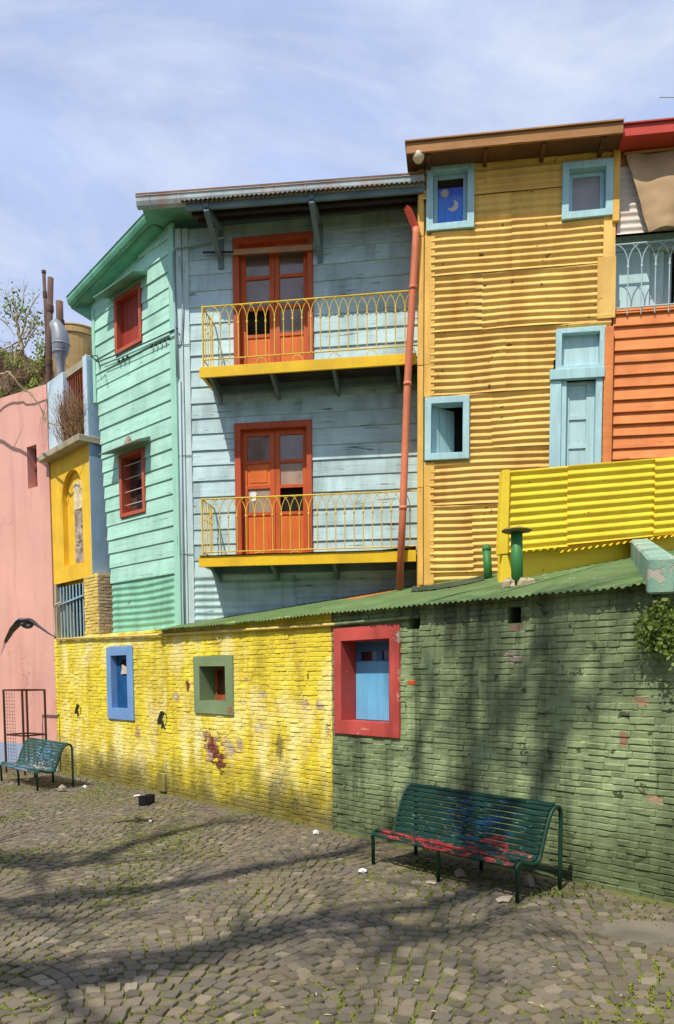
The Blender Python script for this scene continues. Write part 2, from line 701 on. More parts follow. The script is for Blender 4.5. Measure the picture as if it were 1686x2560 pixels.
def m_cobble():
    k = NT('granite_cobble')
    v = k.vec('Position')
    r = k.math('FRACT', k.math('ADD', k.n('Attribute', attribute_name='rnd').outputs['Fac'], k.n('ObjectInfo').outputs['Random']))
    ramp = k.n('ValToRGB', {0: r})
    e = ramp.color_ramp.elements
    e[0].position, e[0].color = 0.0, (*lin((88, 82, 72)), 1)
    e[1].position, e[1].color = 1.0, (*lin((152, 142, 124)), 1)
    for p, c_ in ((0.3, (114, 105, 92)), (0.55, (126, 115, 98)), (0.75, (102, 97, 91)), (0.92, (134, 121, 100))):
        q = e.new(p)
        q.color = (*lin(c_), 1)
    c = ramp.outputs[0]
    n = k.noise(v, 60, 5, 0.75)
    c = k.mix(k.rng(n, 0.3, 0.75, 0, 0.6), c, lin((88, 80, 70)))
    a = k.noise(v, 0.9, 5)
    c = k.mix(k.rng(a, 0.4, 0.68, 0.0, 0.35), c, lin((118, 108, 70)))
    m = k.noise(v, 9, 6, 0.7)
    c = k.mix(k.rng(m, 0.58, 0.7, 0, 0.55), c, lin((92, 94, 48)))
    k.t.links.new(c, k.b.inputs['Base Color'])
    k.b.inputs['Roughness'].default_value = 0.82
    k.b.inputs['Specular IOR Level'].default_value = 0.25
    bp = k.n('Bump', {'Height': n, 'Strength': 0.55, 'Distance': 0.008})
    k.t.links.new(bp.outputs[0], k.b.inputs['Normal'])
    return k.m


M_GROUND, M_COBBLE = m_ground(), m_cobble()
gm = MB().add([(-250, -120, -0.014), (250, -120, -0.014), (250, 380, -0.014), (-250, 380, -0.014)], [(0, 1, 2, 3)])
ground = gm.build('ground', M_GROUND, None, kind='structure')


def stone_ring(lx, ly, rnd, n=12):
    """rounded uneven block: outline, shoulder and top"""
    out = []
    for k in range(n):
        t = 2 * PI * (k + 0.5) / n
        c, s = math.cos(t), math.sin(t)
        q = (abs(c) ** 7 + abs(s) ** 7) ** (-1 / 7)
        q *= 1 + rnd.uniform(-0.07, 0.04)
        out.append((c * q * lx / 2, s * q * ly / 2))
    tl = (rnd.uniform(-0.02, 0.02), rnd.uniform(-0.02, 0.02))
    V, Fc = [], []
    for x, y in out:
        V.append((x * 1.0, y * 1.0, -0.03))
    for x, y in out:
        V.append((x * 0.985, y * 0.985, -0.008 + x * tl[0] + y * tl[1]))
    for x, y in out:
        V.append((x * 0.91, y * 0.91, 0.0015 + x * tl[0] + y * tl[1] + rnd.uniform(-0.002, 0.002)))
    V.append((0, 0, 0.003 + rnd.uniform(-0.003, 0.002)))
    for j in range(2):
        for k in range(n):
            k2 = (k + 1) % n
            Fc.append((j * n + k, j * n + k2, (j + 1) * n + k2, (j + 1) * n + k))
    for k in range(n):
        Fc.append((2 * n + k, 2 * n + (k + 1) % n, 3 * n))
    return V, Fc


def visible_ground(x, y, mx=560, my=260):
    if y < 2:
        return False
    v = CAMR.transposed() @ (Vector((x, y, 0)) - CAMP)
    px, py = 843 + F_PX * v.x / -v.z, PPY - F_PX * v.y / -v.z
    return -mx < px < 1686 + mx and py < 2560 + my


rs = random.Random(5)
stones = []
BW, PIT = 1.5, 0.122
Rr = BW / 2 / math.sin(rad(48))
rotc = rad(-12)
for kx in range(-18, 19):
    for ky in range(-120, 190):
        cx, cy = kx * BW, ky * PIT + (0.5 * PIT if kx % 2 else 0)
        na = int(2 * rad(48) * Rr / 0.117)
        off = rs.uniform(0.2, 0.8)
        for i in range(na + 1):
            t = -rad(48) + 2 * rad(48) * (i + off - 0.5) / na
            if abs(t) > rad(48.5):
                continue
            x = cx + Rr * math.sin(t) + rs.uniform(-0.008, 0.008)
            y = cy + Rr * math.cos(t) + rs.uniform(-0.008, 0.008)
            X, Y = x * math.cos(rotc) - y * math.sin(rotc), x * math.sin(rotc) + y * math.cos(rotc) + 10
            P = Vector((X, Y, 0))
            if (P - FB.o).dot(FB.n) < 0.16 and X > pl.x:
                continue
            if (P - FP.o).dot(FP.n) < 0.1:
                continue
            if not visible_ground(X, Y):
                continue
            stones.append((X, Y, rotc - t, 0.109 * rs.uniform(0.86, 1.07), PIT * (0.5 + 0.5 * math.cos(t)) * rs.uniform(0.86, 0.98), rs.uniform(-0.005, 0.004) + 0.006 * nz(X * 0.7, Y * 0.7, 1)))
# a worn patch of bare cement near the right edge
cem = on_ground(1625, 2325)
stones = [s for s in stones if ((s[0] - cem.x) / 0.42) ** 2 + ((s[1] - cem.y) / 0.3) ** 2 > 1]
stones.sort(key=lambda s: s[0] ** 2 + s[1] ** 2)


def in_frame(x, y):
    return visible_ground(x, y, -10, -10)


near = [s for s in stones if in_frame(s[0], s[1])][:300]
near_set = set(id(s) for s in near)
rest = [s for s in stones if id(s) not in near_set]
vari = []
for i in range(24):
    V, Fc = stone_ring(1.0, 1.0, rs)
    me = MB().add(V, Fc, 0.0).mesh('cobblestone')
    me.materials.append(M_COBBLE)
    vari.append(me)
for (X, Y, a, lx, ly, dz) in near:
    o = bpy.data.objects.new('cobblestone', rs.choice(vari))
    col.objects.link(o)
    o.parent = ground
    o.location = (X, Y, dz)
    o.rotation_euler = (rs.uniform(-0.04, 0.04), rs.uniform(-0.04, 0.04), a)
    o.scale = (lx, ly, 1)
mb = MB()
for (X, Y, a, lx, ly, dz) in rest:
    V, Fc = stone_ring(lx, ly, rs)
    c, s = math.cos(a), math.sin(a)
    mb.add([(X + c * x - s * y, Y + s * x + c * y, z + dz) for x, y, z in V], Fc, rs.random())
mb.build('cobbles', M_COBBLE, ground, kind='stuff')

M_MOSS = paint('moss', (122, 132, 40), var=0.35, rough=0.9, bump=0, coords='Position', nscale=5)
M_STRAW = paint('dry_straw', (196, 184, 140), var=0.2, rough=0.9, bump=0, coords='Position')
mb, ms = MB(), MB()
for (X, Y, a, lx, ly, dz) in stones:
    w = 1.2 * nz(X * 0.6, Y * 0.6, 3.0) + 0.7 * nz(X * 1.7, Y * 1.7, 9.0)
    nt = 0
    if w > -0.05:
        nt = 1 if w < 0.2 else 5
    if rs.random() < 0.08:
        nt += 1
    for q in range(nt):
        e = rs.choice(((0.5, rs.uniform(-0.5, 0.5)), (-0.5, rs.uniform(-.5, .5)), (rs.uniform(-.5, .5), 0.5), (rs.uniform(-.5, .5), -0.5)))
        c, s = math.cos(a), math.sin(a)
        bx, by = e[0] * lx * 1.06, e[1] * (ly + 0.012)
        bx, by = X + c * bx - s * by, Y + s * bx + c * by
        for z in range(rs.randint(4, 8)):
            t, h = rs.uniform(0, 2 * PI), rs.uniform(0.014, 0.032)
            x0, y0 = bx + rs.gauss(0, 0.013), by + rs.gauss(0, 0.013)
            dx, dy = math.cos(t), math.sin(t)
            lw = rs.uniform(0.003, 0.006)
            mb.add([(x0 - dy * lw, y0 + dx * lw, -0.018), (x0 + dy * lw, y0 - dx * lw, -0.018),
                    (x0 + dx * 0.016 + dy * lw, y0 + dy * 0.016 - dx * lw, h * 0.6 - 0.01), (x0 + dx * 0.026, y0 + dy * 0.026, h * 0.5 - 0.012)],
                   [(0, 1, 2, 3)])
    if rs.random() < 0.09:
        t, L = rs.uniform(0, PI), rs.uniform(0.012, 0.035)
        x0, y0 = X + rs.gauss(0, 0.05), Y + rs.gauss(0, 0.05)
        dx, dy = math.cos(t), math.sin(t)
        ms.add([(x0 - dx * L, y0 - dy * L, 0.013), (x0 + dy * 0.003, y0 - dx * 0.003, 0.019), (x0 + dx * L, y0 + dy * L, 0.013), (x0 - dy * 0.004, y0 + dx * 0.004, 0.016)], [(0, 1, 2, 3)])
o = mb.build('moss', M_MOSS, None, kind='stuff', label='green moss and short grass in the joints of the cobbles', category='moss')
o = ms.build('straw_litter', M_STRAW, None, kind='stuff', label='tiny dry straw and leaf bits scattered over the cobbles', category='litter')
M_CEM = paint('cement', (122, 114, 98), var=0.15, rough=0.9, coords='Position', bump=0.5, streak=None, chip=((110, 100, 84), 0.35, 9))
mb = MB()
pts = []
for i in range(28):
    t = 2 * PI * i / 28
    q = 1 + 0.18 * nz(math.cos(t) * 2, math.sin(t) * 2, 4)
    pts.append((cem.x + 0.47 * q * math.cos(t), cem.y + 0.35 * q * math.sin(t)))
mb.add([(x, y, -0.012) for x, y in pts] + [((x - cem.x) * 0.55 + cem.x, (y - cem.y) * 0.55 + cem.y, 0.008) for x, y in pts] + [(cem.x, cem.y, 0.002)],
       [(i, (i + 1) % 28, (i + 1) % 28 + 28, i + 28) for i in range(28)] + [(28 + i, 28 + (i + 1) % 28, 56) for i in range(28)])
mb.build('cement_patch', M_CEM, ground, smooth=True)

# ------------------------------------------------------------------ painted brick walls
COURSE, BL = 0.0665, 0.228
brick_rng = random.Random(21)


def brick_shape(L, H, rnd, T=0.05):
    """painted brick, front towards -y, worn edges"""
    nx = 4
    V, Fc = [], []
    def rowpts(y, sx, sz, jit):
        out = []
        for j in range(2):
            for i in range(nx):
                x = (i / (nx - 1) - 0.5) * L * sx
                z = (j - 0.5) * H * sz
                out.append((x + rnd.uniform(-jit, jit) * 0.6, y + rnd.uniform(-jit, jit) * 0.8, z + rnd.uniform(-jit, jit)))
        return out
    back = rowpts(T, 1.0, 1.0, 0)
    mid = rowpts(0.006, 1.0, 1.0, 0.004)
    fr = rowpts(-0.002, 0.97, 0.76, 0.0038)
    V = back + mid + fr
    tl = rnd.gauss(0, 0.05)
    V = [(x, y + tl * z, z) for x, y, z in V]
    n2 = nx * 2
    per = [0, 1, 2, 3, 7, 6, 5, 4]
    for a in range(8):
        b = (a + 1) % 8
        for l in range(2):
            Fc.append((l * n2 + per[a], l * n2 + per[b], (l + 1) * n2 + per[b], (l + 1) * n2 + per[a]))
    for i in range(nx - 1):
        q = 2 * n2 + i
        Fc.append((q, q + 1, q + nx + 1, q + nx))
    return V, Fc


def brick_wall(parent, fr, mat, s0, s1, h0, h1, holes, keep=300, y=0.0, rot=0.0, bl=BL, rough=1.0):
    todo = []
    nrow = int(round((h1 - h0) / COURSE))
    for r in range(nrow):
        h = h0 + (r + 0.5) * COURSE
        wob = lambda s: 0.013 * nz(s * 0.9, h * 1.1, 7)
        a = s0 - (0.5 * bl if r % 2 else 0.0) - brick_rng.uniform(0, 0.04)
        while a < s1:
            L = bl * brick_rng.uniform(0.9, 1.08) * (0.52 if brick_rng.random() < 0.16 else 1)
            x0, x1 = max(a, s0), min(a + L, s1)
            a += L
            for c0, c1 in minus(x0, x1, [(q[0], q[1]) for q in holes if q[2] - 0.02 < h < q[3] + 0.02]):
                if c1 - c0 < 0.035:
                    continue
                sc = (c0 + c1) / 2
                todo.append((sc, h + wob(sc), c1 - c0 - brick_rng.uniform(0.001, 0.006), COURSE - (brick_rng.choice((0.001, 0.003, 0.006, 0.011)) + brick_rng.uniform(0, 0.003)) * (0.4 + 0.6 * rough), y + brick_rng.gauss(0.001, 0.0052 * rough)))
    def seen(t):
        P = fr.w(t[0], -t[4], t[1])
        v = CAMR.transposed() @ (P - CAMP)
        px, py = 843 + F_PX * v.x / -v.z, PPY - F_PX * v.y / -v.z
        return (0 if (5 < px < 1681 and 0 < py < 2560) else 1000) + (P - CAMP).length - 0.8 * (t[2] > bl * 0.8)
    todo.sort(key=seen)
    meshes = []
    for i in range(20):
        V, Fc = brick_shape(bl * 0.96, COURSE * 0.87, brick_rng)
        me = MB().add(V, Fc, 0.0).mesh('brick')
        me.materials.append(mat)
        meshes.append(me)
    for (s, h, L, Hh, yy) in todo[:keep]:
        o = bpy.data.objects.new('brick', brick_rng.choice(meshes))
        col.objects.link(o)
        o.parent = parent
        if rot:
            o.rotation_euler.z = rot
            o.location = (s * math.cos(rot) - yy * math.sin(rot), s * math.sin(rot) + yy * math.cos(rot), h)
        else:
            o.location = (s, yy, h)
        o.scale = (L / (bl * 0.96), 1, Hh / (COURSE * 0.87))
        o.rotation_euler.y = brick_rng.gauss(0, 0.008)
    if len(todo) > keep:
        mb = MB()
        for (s, h, L, Hh, yy) in todo[keep:]:
            V, Fc = brick_shape(L, Hh, brick_rng)
            mb.add([(s + x, yy + y_, h + z) for x, y_, z in V], Fc, brick_rng.random())
        mb.build('brickwork', mat, parent, kind='stuff')


red_o = FB.quad([(842, 1569), (1006, 1561), (834, 1836), (998, 1842)])
red_i = FB.quad([(860, 1603), (980, 1597), (853, 1803), (974, 1807)])
grn_o = FB.quad([(488, 1641), (586, 1638), (488, 1783), (584, 1788)])
grn_i = FB.quad([(502, 1667), (567, 1665), (503, 1755), (566, 1750)])
blu_o = FB.quad([(272, 1618), (337, 1613), (270, 1798), (334, 1800)])
blu_i = FB.quad([(282, 1639), (321, 1638), (281, 1773), (321, 1769)])
vent1 = FB.quad([(1021, 1542), (1050, 1540), (1021, 1573), (1050, 1572)])
vent2 = FB.quad([(1270, 1518), (1303, 1516), (1270, 1559), (1302, 1557)])
WALL_T = 0.32


def spot(px, py, r, rgb, sharp=0.12):
    P = FB.w(*(lambda q: (q[0], 0, q[1]))(FB.px(px, py)))
    return (P, r, rgb, sharp)


BR, MO = (122, 62, 46), (176, 152, 130)
y_spots = [spot(533, 1870, (0.24, 0.24, 0.34), BR), spot(515, 1842, (0.30, .30, 0.12), BR), spot(552, 1905, (0.18, .18, .2), BR), spot(575, 1870, (.2, .2, .2), MO),
           spot(525, 1890, (0.09, .09, .1), MO), spot(440, 1745, (0.13, .13, 0.12), MO), spot(470, 1712, (0.07, .07, .14), BR),
           spot(610, 1755, (0.13, 0.13, 0.06), MO), spot(650, 1820, (0.14, .14, .12), (206, 186, 140)), spot(600, 1860, (.10, .10, .10), MO),
           spot(765, 1765, (0.12, .12, .1), BR), spot(800, 1762, (0.1, .1, .12), MO), spot(820, 1830, (.1, .1, .12), BR),
           spot(655, 1735, (.10, .10, .06), (200, 184, 150)), spot(700, 1870, (.10, .10, .22), (150, 136, 66)), spot(770, 1690, (.04, .04, .07), (96, 100, 50)),
           spot(700, 1960, (.13, .13, .08), (184, 164, 116)), spot(345, 1830, (.12, .12, .16), (176, 150, 96)),
           spot(830, 2060, (.3, .3, .12), (92, 84, 36)), spot(740, 2010, (.1, .1, .1), (96, 90, 40)), spot(560, 1700, (.08, .08, .14), MO)]
g_spots = [spot(1600, 1755, (.10, .10, .05), (166, 140, 108)), spot(1560, 1850, (.05, .05, .07), (160, 124, 96)),
           spot(1290, 1570, (.1, .1, .05), (170, 130, 118)), spot(1285, 1640, (.12, .12, .09), (176, 164, 146)), spot(1640, 1998, (.09, .09, .05), (176, 146, 116))]


def wall_mask(dark, damp, wash=None, runs=None):
    def f(k, c):
        if runs:
            zz_ = k.n('SeparateXYZ', {0: k.n('NewGeometry').outputs['Position']}).outputs['Z']
            w = k.noise(k.vec('Position', (2.0, 2.0, 0.12)), 1.5, 6, 0.65, 0.5)
            e = k.math('ADD', w, k.math('MULTIPLY', zz_, 0.05))
            c = k.mix(k.rng(e, 0.55, 0.76, 0, 0.75), c, lin(runs))
        if wash:
            w = k.noise(k.vec('Position', (1.5, 1.5, 0.7)), 1.3, 5, 0.6, 0.4)
            c = k.mix(k.rng(w, 0.48, 0.68, 0, 0.85), c, lin(wash))
        pos = k.n('NewGeometry').outputs['Position']
        z = k.n('SeparateXYZ', {0: pos}).outputs['Z']
        n = k.noise(k.vec('Position', (1.2, 1.2, 0.8)), 1.6, 5)
        e = k.math('SUBTRACT', k.math('MULTIPLY', n, 1.4), z)      # damp that rises from the ground
        c = k.mix(k.rng(e, -0.05, 0.55, 0, damp), c, lin(dark))
        return c
    return f


M_YBRICK = paint('yellow_painted_brick', (250, 220, 66), var=0.14, rough=0.7, coords='Position', per=0.2, spots=y_spots, bump=0.5, fine=55,
                 streak=((140, 116, 44), 0.6), chip=((198, 176, 128), 0.5, 7.0), nscale=1.6, mask=wall_mask((92, 86, 44), 0.85, (252, 238, 170)))
M_GBRICK = paint('green_painted_brick', (154, 172, 124), var=0.22, rough=0.72, coords='Position', per=0.24, spots=g_spots, bump=0.5, fine=55,
                 streak=((46, 58, 38), 0.8), chip=((84, 90, 60), 0.5, 5.0), nscale=1.7, mask=wall_mask((66, 72, 44), 0.6, None, (44, 52, 34)))
s_roof0 = FB.px(405, 1568)[0]
s_right = FB.px(1686, 1700)[0] + 2.4

yw = frame_root('brick_wall', FB, 'long low brick wall painted bright yellow, peeling below the small green window', 'wall')
plate(MB(), s_left, -0.0015, -0.05, 2.93, [grn_i, blu_i], 0.008, WALL_T).build('wall_core', M_YBRICK, yw)
gw_ = frame_root('brick_wall', FB, 'low brick wall painted sage green with dark stains, behind the large bench', 'wall')
plate(MB(), 0.0015, s_right, -0.05, 2.93, [red_i, vent1, vent2], 0.008, WALL_T).build('wall_core', M_GBRICK, gw_)
red_hole = (red_i[0] - 0.03, red_i[1] + 0.03, red_i[2] - 0.03, red_i[3] + 0.03)
grn_hole = (grn_i[0] - 0.03, grn_i[1] + 0.03, grn_i[2] - 0.03, grn_i[3] + 0.03)
blu_hole = (blu_i[0] - 0.02, blu_i[1] + 0.02, blu_i[2] - 0.02, blu_i[3] + 0.02)
odd = FB.px(1028, 1707)
odd_hole = (odd[0] - 0.075, odd[0] + 0.075, odd[1] - 0.034, odd[1] + 0.034)
brick_wall(yw, FB, M_YBRICK, s_left, -0.002, -0.03, 2.93, [red_hole, grn_hole, blu_hole], rough=0.6)
brick_wall(gw_, FB, M_GBRICK, 0.002, s_right, -0.03, 2.93, [red_hole, vent1, vent2, odd_hole])
M_BARE = paint('bare_orange_brick', (206, 92, 44), var=0.15, rough=0.85, bump=0.4)
V, Fc = brick_shape(0.125, 0.056, brick_rng)
o = MB().add(V, Fc).build('brick', M_BARE, gw_, label='single unpainted orange brick')
o.location = (odd[0], 0.004, odd[1])
M_VENT = paint('vent_dark', (52, 46, 38), var=0.2, rough=0.95)  # plain dark backing inside the vent holes
for vh in (vent1, vent2):
    MB().box(vh[0] + 0.002, vh[1] - 0.002, 0.2, 0.24, vh[2] + 0.002, vh[3] - 0.002).build('vent_back', M_VENT, gw_)

# window surrounds in the brick walls
M_REDPL = paint('red_plaster', (196, 84, 74), var=0.16, rough=0.75, chip=((196, 164, 146), 0.44, 4.0), streak=((150, 56, 50), 0.5), bump=0.4,
                 spots=[spot(1000, 1590, (.10, .10, .14), (178, 160, 146), .2), spot(1001, 1690, (.05, .05, .22), (196, 150, 130), .2), spot(998, 1745, (.05, .05, .12), (206, 176, 150), .2), spot(915, 1822, (.16, .16, .03), (214, 140, 120), .3)])
M_SAGEPL = paint('sage_plaster', (126, 146, 106), var=0.08, rough=0.75, bump=0.3, streak=((106, 122, 86), 0.4))
M_BLUEPL = paint('blue_plaster', (118, 158, 206), var=0.1, rough=0.75, bump=0.3, streak=((92, 124, 176), 0.4))
M_SHUT = paint('sky_blue_shutter', (116, 188, 230), var=0.08, rough=0.55, chip=((196, 196, 180), 0.16, 3.0), grain=(14, 14, 1.2), bump=0.15)
M_SHUT2 = paint('deep_blue_wood', (70, 122, 178), var=0.1, rough=0.55, grain=(14, 14, 1.2), bump=0.15)
M_DKGLASS = glass('dark_glass', (52, 44, 40), 0.1)
M_DEEPB = paint('deep_blue_panel', (24, 92, 148), var=0.25, rough=0.6, streak=((16, 62, 110), 0.5), bump=0.2)
M_RUSTW = paint('rust_wood', (168, 84, 48), var=0.2, rough=0.65, grain=(14, 14, 1.4), chip=((96, 50, 34), 0.3, 6), bump=0.25)
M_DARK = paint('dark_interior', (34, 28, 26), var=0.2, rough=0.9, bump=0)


def surround(wall, o_, i_, mat, label, depth, proud=0.03, splay=0.0):
    t = frame_root('window', FB, label, 'window')
    mb = MB()
    mb.ring(o_, i_, -proud, 0.03)
    mb.build('surround', mat, t, bevel=0.006, jit=0.004)
    q = (i_[0] + splay, i_[1] - splay * 0.2, i_[2] + splay * 0.25, i_[3] - splay * 0.25)
    e = 0.0025
    mb = MB()
    I = [(i_[0] + e, i_[2] + e), (i_[1] - e, i_[2] + e), (i_[1] - e, i_[3] - e), (i_[0] + e, i_[3] - e)]
    Q = [(q[0] + e, q[2] + e), (q[1] - e, q[2] + e), (q[1] - e, q[3] - e), (q[0] + e, q[3] - e)]
    mb.add([(x, -proud + 0.004, z) for x, z in I] + [(x, depth, z) for x, z in Q], [(k, (k + 1) % 4, (k + 1) % 4 + 4, k + 4) for k in range(4)])
    mb.build('reveal', mat, t)
    return t, q


rw, q = surround(gw_, red_o, red_i, M_REDPL, 'blue shuttered window in a thick red plaster surround', 0.29)
x0, x1, z0, z1 = q[0] + 0.006, q[1] - 0.006, q[2] + 0.006, q[3] - 0.006
zt = z0 + (z1 - z0) * 0.76
fr = MB()
xm = (x0 + x1) / 2
b = [x0, x0 + 0.09, xm - 0.05, xm + 0.05, x1 - 0.09, x1]
plate(fr, x0, x1, z0, z1 - 0.05, [(b[1], b[2], zt, z1 - 0.13), (b[3], b[4], zt, z1 - 0.13)], 0.25, 0.29)
fr.build('shutter_frame', M_SHUT2, rw)
MB().box(x0 + 0.004, x1 - 0.004, 0.24, 0.262, z0 + 0.004, zt - 0.01).build('shutter_board', M_SHUT, rw, bevel=0.004)
for a, c in ((b[1], b[2]), (b[3], b[4])):
    MB().box(a + 0.002, c - 0.002, 0.27, 0.276, zt + 0.002, z1 - 0.132).build('pane', M_DKGLASS, rw)
MB().box(x0, x1, 0.26, 0.29, z1 - 0.048, z1 + 0.004).build('head_board', M_SHUT2, rw)

gwn, q = surround(yw, grn_o, grn_i, M_SAGEPL, 'small deep window with a sage green surround in the yellow brick wall', 0.30, splay=0.0)
x0, x1, z0, z1 = q[0] + 0.05, q[1] - 0.004, q[2] + 0.004, q[3] - 0.004
MB().ring((x0, x1, z0, z1), (x0 + 0.06, x1 - 0.07, z0 + 0.09, z1 - 0.05), 0.25, 0.30).build('sash', M_RUSTW, gwn, bevel=0.004)
MB().box(x0 + 0.061, x1 - 0.071, 0.275, 0.282, z0 + 0.091, z1 - 0.051).build('pane', glass('brown_glass', (96, 44, 30), 0.2), gwn)
MB().box(q[0] + 0.003, x0 - 0.002, 0.28, 0.30, z0, z1).build('side_board', M_SAGEPL, gwn)
c_ = FB.px(577, 1775)
MB().box(c_[0] - 0.06, c_[0] + 0.09, -0.034, 0.01, c_[1] - 0.06, c_[1] + 0.06).build('broken_corner', paint('broken_mortar', (150, 118, 96), chip=((110, 60, 44), 0.5, 14), bump=0.6), gwn, bevel=0.01, jit=0.008)
bwn, q = surround(yw, blu_o, blu_i, M_BLUEPL, 'tall narrow window in a pale blue surround in the yellow brick wall', 0.13)
MB().box(q[0] + 0.004, q[1] - 0.004, 0.10, 0.13, q[2] + 0.004, q[3] - 0.004).build('panel', M_DEEPB, bwn)
zt = q[3] - (q[3] - q[2]) * 0.36
hole = [(q[0] + 0.28, q[3] - 0.07), (q[0] + 0.13, q[3] - 0.16), (q[0] + 0.2, q[3] - 0.28), (q[0] + 0.22, zt), (q[1] - 0.14, zt + 0.02), (q[1] - 0.1, zt + 0.2), (q[1] - 0.05, q[3] - 0.08)]
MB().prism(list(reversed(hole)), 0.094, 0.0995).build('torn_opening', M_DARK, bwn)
pp = [(q[0] + 0.2, zt + 0.005), (q[1] - 0.15, zt + 0.02), (q[1] - 0.2, zt + 0.13), (q[0] + 0.26, zt + 0.2), (q[0] + 0.24, zt + 0.1)]
MB().prism(pp, 0.08, 0.093).build('torn_paper', paint('torn_paper', (206, 190, 170), bump=0.2), bwn, jit=0.003)

# small things on the yellow wall
M_YPIPE = paint('cream_pipe', (226, 200, 110), var=0.1, rough=0.5, chip=((170, 150, 110), 0.3, 8))
p1, p2, p3 = FB.px(143, 1598, 0.04), FB.px(838, 1561, 0.04), FB.px(1046, 1541, 0.04)
o = MB().tube([(p1[0], -0.04, p1[1]), ((p1[0] + p2[0]) / 2, -0.042, (p1[1] + p2[1]) / 2 - 0.02), (p2[0], -0.04, p2[1])], 0.022, 10).build('conduit_pipe', M_YPIPE, yw, smooth=True)
MB().tube([(p2[0] + 0.004, -0.04, p2[1]), (p3[0], -0.04, p3[1])], 0.021, 10).build('conduit_pipe', M_GBRICK, gw_, smooth=True)
a = FB.px(405, 1992, 0.05)
MB().box(a[0] - 0.13, a[0] + 0.11, -0.06, 0.01, 0.03, 0.36).build('meter_hatch', M_YBRICK, yw, bevel=0.008)
M_STENCIL = paint('stencil_black', (38, 44, 30), var=0.3, rough=0.8, bump=0)
for (cx, cy, sc) in ((195, 1779, 1.0), (406, 1803, 1.15)):
    a = FB.px(cx, cy)
    k = sc * 0.33
    body = [(-.30, -.10), (-.22, -.14), (0.10, -.12), (.06, -.02), (.02, .10), (.06, .22), (.14, .34), (.06, .50), (-.08, .46), (-.16, .30), (-.24, .10)]
    MB().prism([(a[0] + x * k * 1.6, a[1] + z * k) for x, z in body], -0.0065, -0.002).build('stencil_print', M_STENCIL, yw)
    arc = [(.10, .42), (.22, .34), (.28, .16), (.27, -.06), (.16, -.16)]
    MB().tube(
              [(a[0] + v.x * k * 1.6, -0.004, a[1] + v.y * k) for v in smooth_line([(x, z, 0) for x, z in arc], 4)], 0.007 * sc, 5).build('stencil_print', M_STENCIL, yw)
    foot = [(-.02, -.14), (-.06, -.32), (-.02, -.40), (.04, -.26), (.16, -.42), (.20, -.38), (.12, -.18)]
    MB().prism([(a[0] + x * k * 1.6, a[1] + z * k) for x, z in foot], -0.0065, -0.002).build('stencil_print', M_STENCIL, yw)

# ------------------------------------------------------------------ green lean-to roof
M_GROOF = paint('green_tin', (100, 124, 76), var=0.22, rough=0.65, chip=((150, 142, 116), 0.42, 4.0), streak=((70, 92, 50), 0.5), bump=0.25, nscale=1.2,
                spots=[(roof_hit(935, 1487), (0.5, 0.5, 0.16), (176, 112, 62), 0.2)])
lr = frame_root('tin_roof', FB, 'green corrugated tin lean-to roof over the low brick walls', 'roof')
RP = 0.077
a = s_roof0
while a < s_right:
    b = min(a + R.uniform(0.78, 0.92), s_right)
    lift = R.uniform(0, 0.012)
    far = 5.6
    ov = 0.13 + R.uniform(-0.02, 0.03)
    nu = max(8, int((b + 0.04 - a) / RP * 8))
    sd = R.uniform(0, 30)
    def fn(i, j, a=a, b=b, lift=lift, ov=ov, nu=nu, sd=sd):
        s = a + (b + 0.04 - a) * i / nu
        t = (0, 0.012, 0.05, 0.12, 0.25, 0.45, 0.7, 1.0)[j]
        d = ov - t * (far + ov)
        if j == 0:
            d += 0.018 * nz(s * 9, sd)
        z = EAVE_H - ROOF_SLOPE * d + 0.011 * math.cos(2 * PI * s / RP) + lift + 0.02 * nz(s * 0.9 + sd, d * 0.8)
        if j == 0:
            z += 0.01 * nz(s * 5, sd + 3)
        return (s, -d, z)
    MB().grid(fn, nu, 7).build('roof_sheet', M_GROOF, lr, smooth=True)
    a = b
fl_pts = [roof_hit(x, y) for x, y in ((1030, 1480), (1085, 1476), (1150, 1465), (1210, 1452))]
def fnf(i, j):
    t = i / 40 * 3
    k_ = min(int(t), 2)
    p = fl_pts[k_].lerp(fl_pts[k_ + 1], t - k_) + FF.n * (0.02 + 0.13 * j + 0.06 * nz(i * 0.3, j)) * (1 if j else -1)
    q = FB.loc(p)
    return (q[0], q[1], roof_z(p) + 0.03 + 0.02 * nz(i * 0.4, j * 2) + (0.05 if j == 0 else 0))
MB().grid(fnf, 40, 2).build('flashing', paint('tar_flashing', (64, 74, 50), var=0.3, rough=0.8), lr, smooth=True)
# timber plate that carries the eave
MB().box(s_roof0 + 0.05, s_right, 0.02, 0.12, 2.932, EAVE_H - 0.012).build('eave_timber', paint('old_green_timber', (70, 78, 48), grain=(2, 14, 14)), lr)
# crumbled brick course left of the roof, under the mint wall
M_CREAMB = paint('cream_brick', (222, 186, 104), var=0.14, rough=0.8, coords='Position', per=0.25, bump=0.5, chip=((190, 150, 120), 0.35, 6))

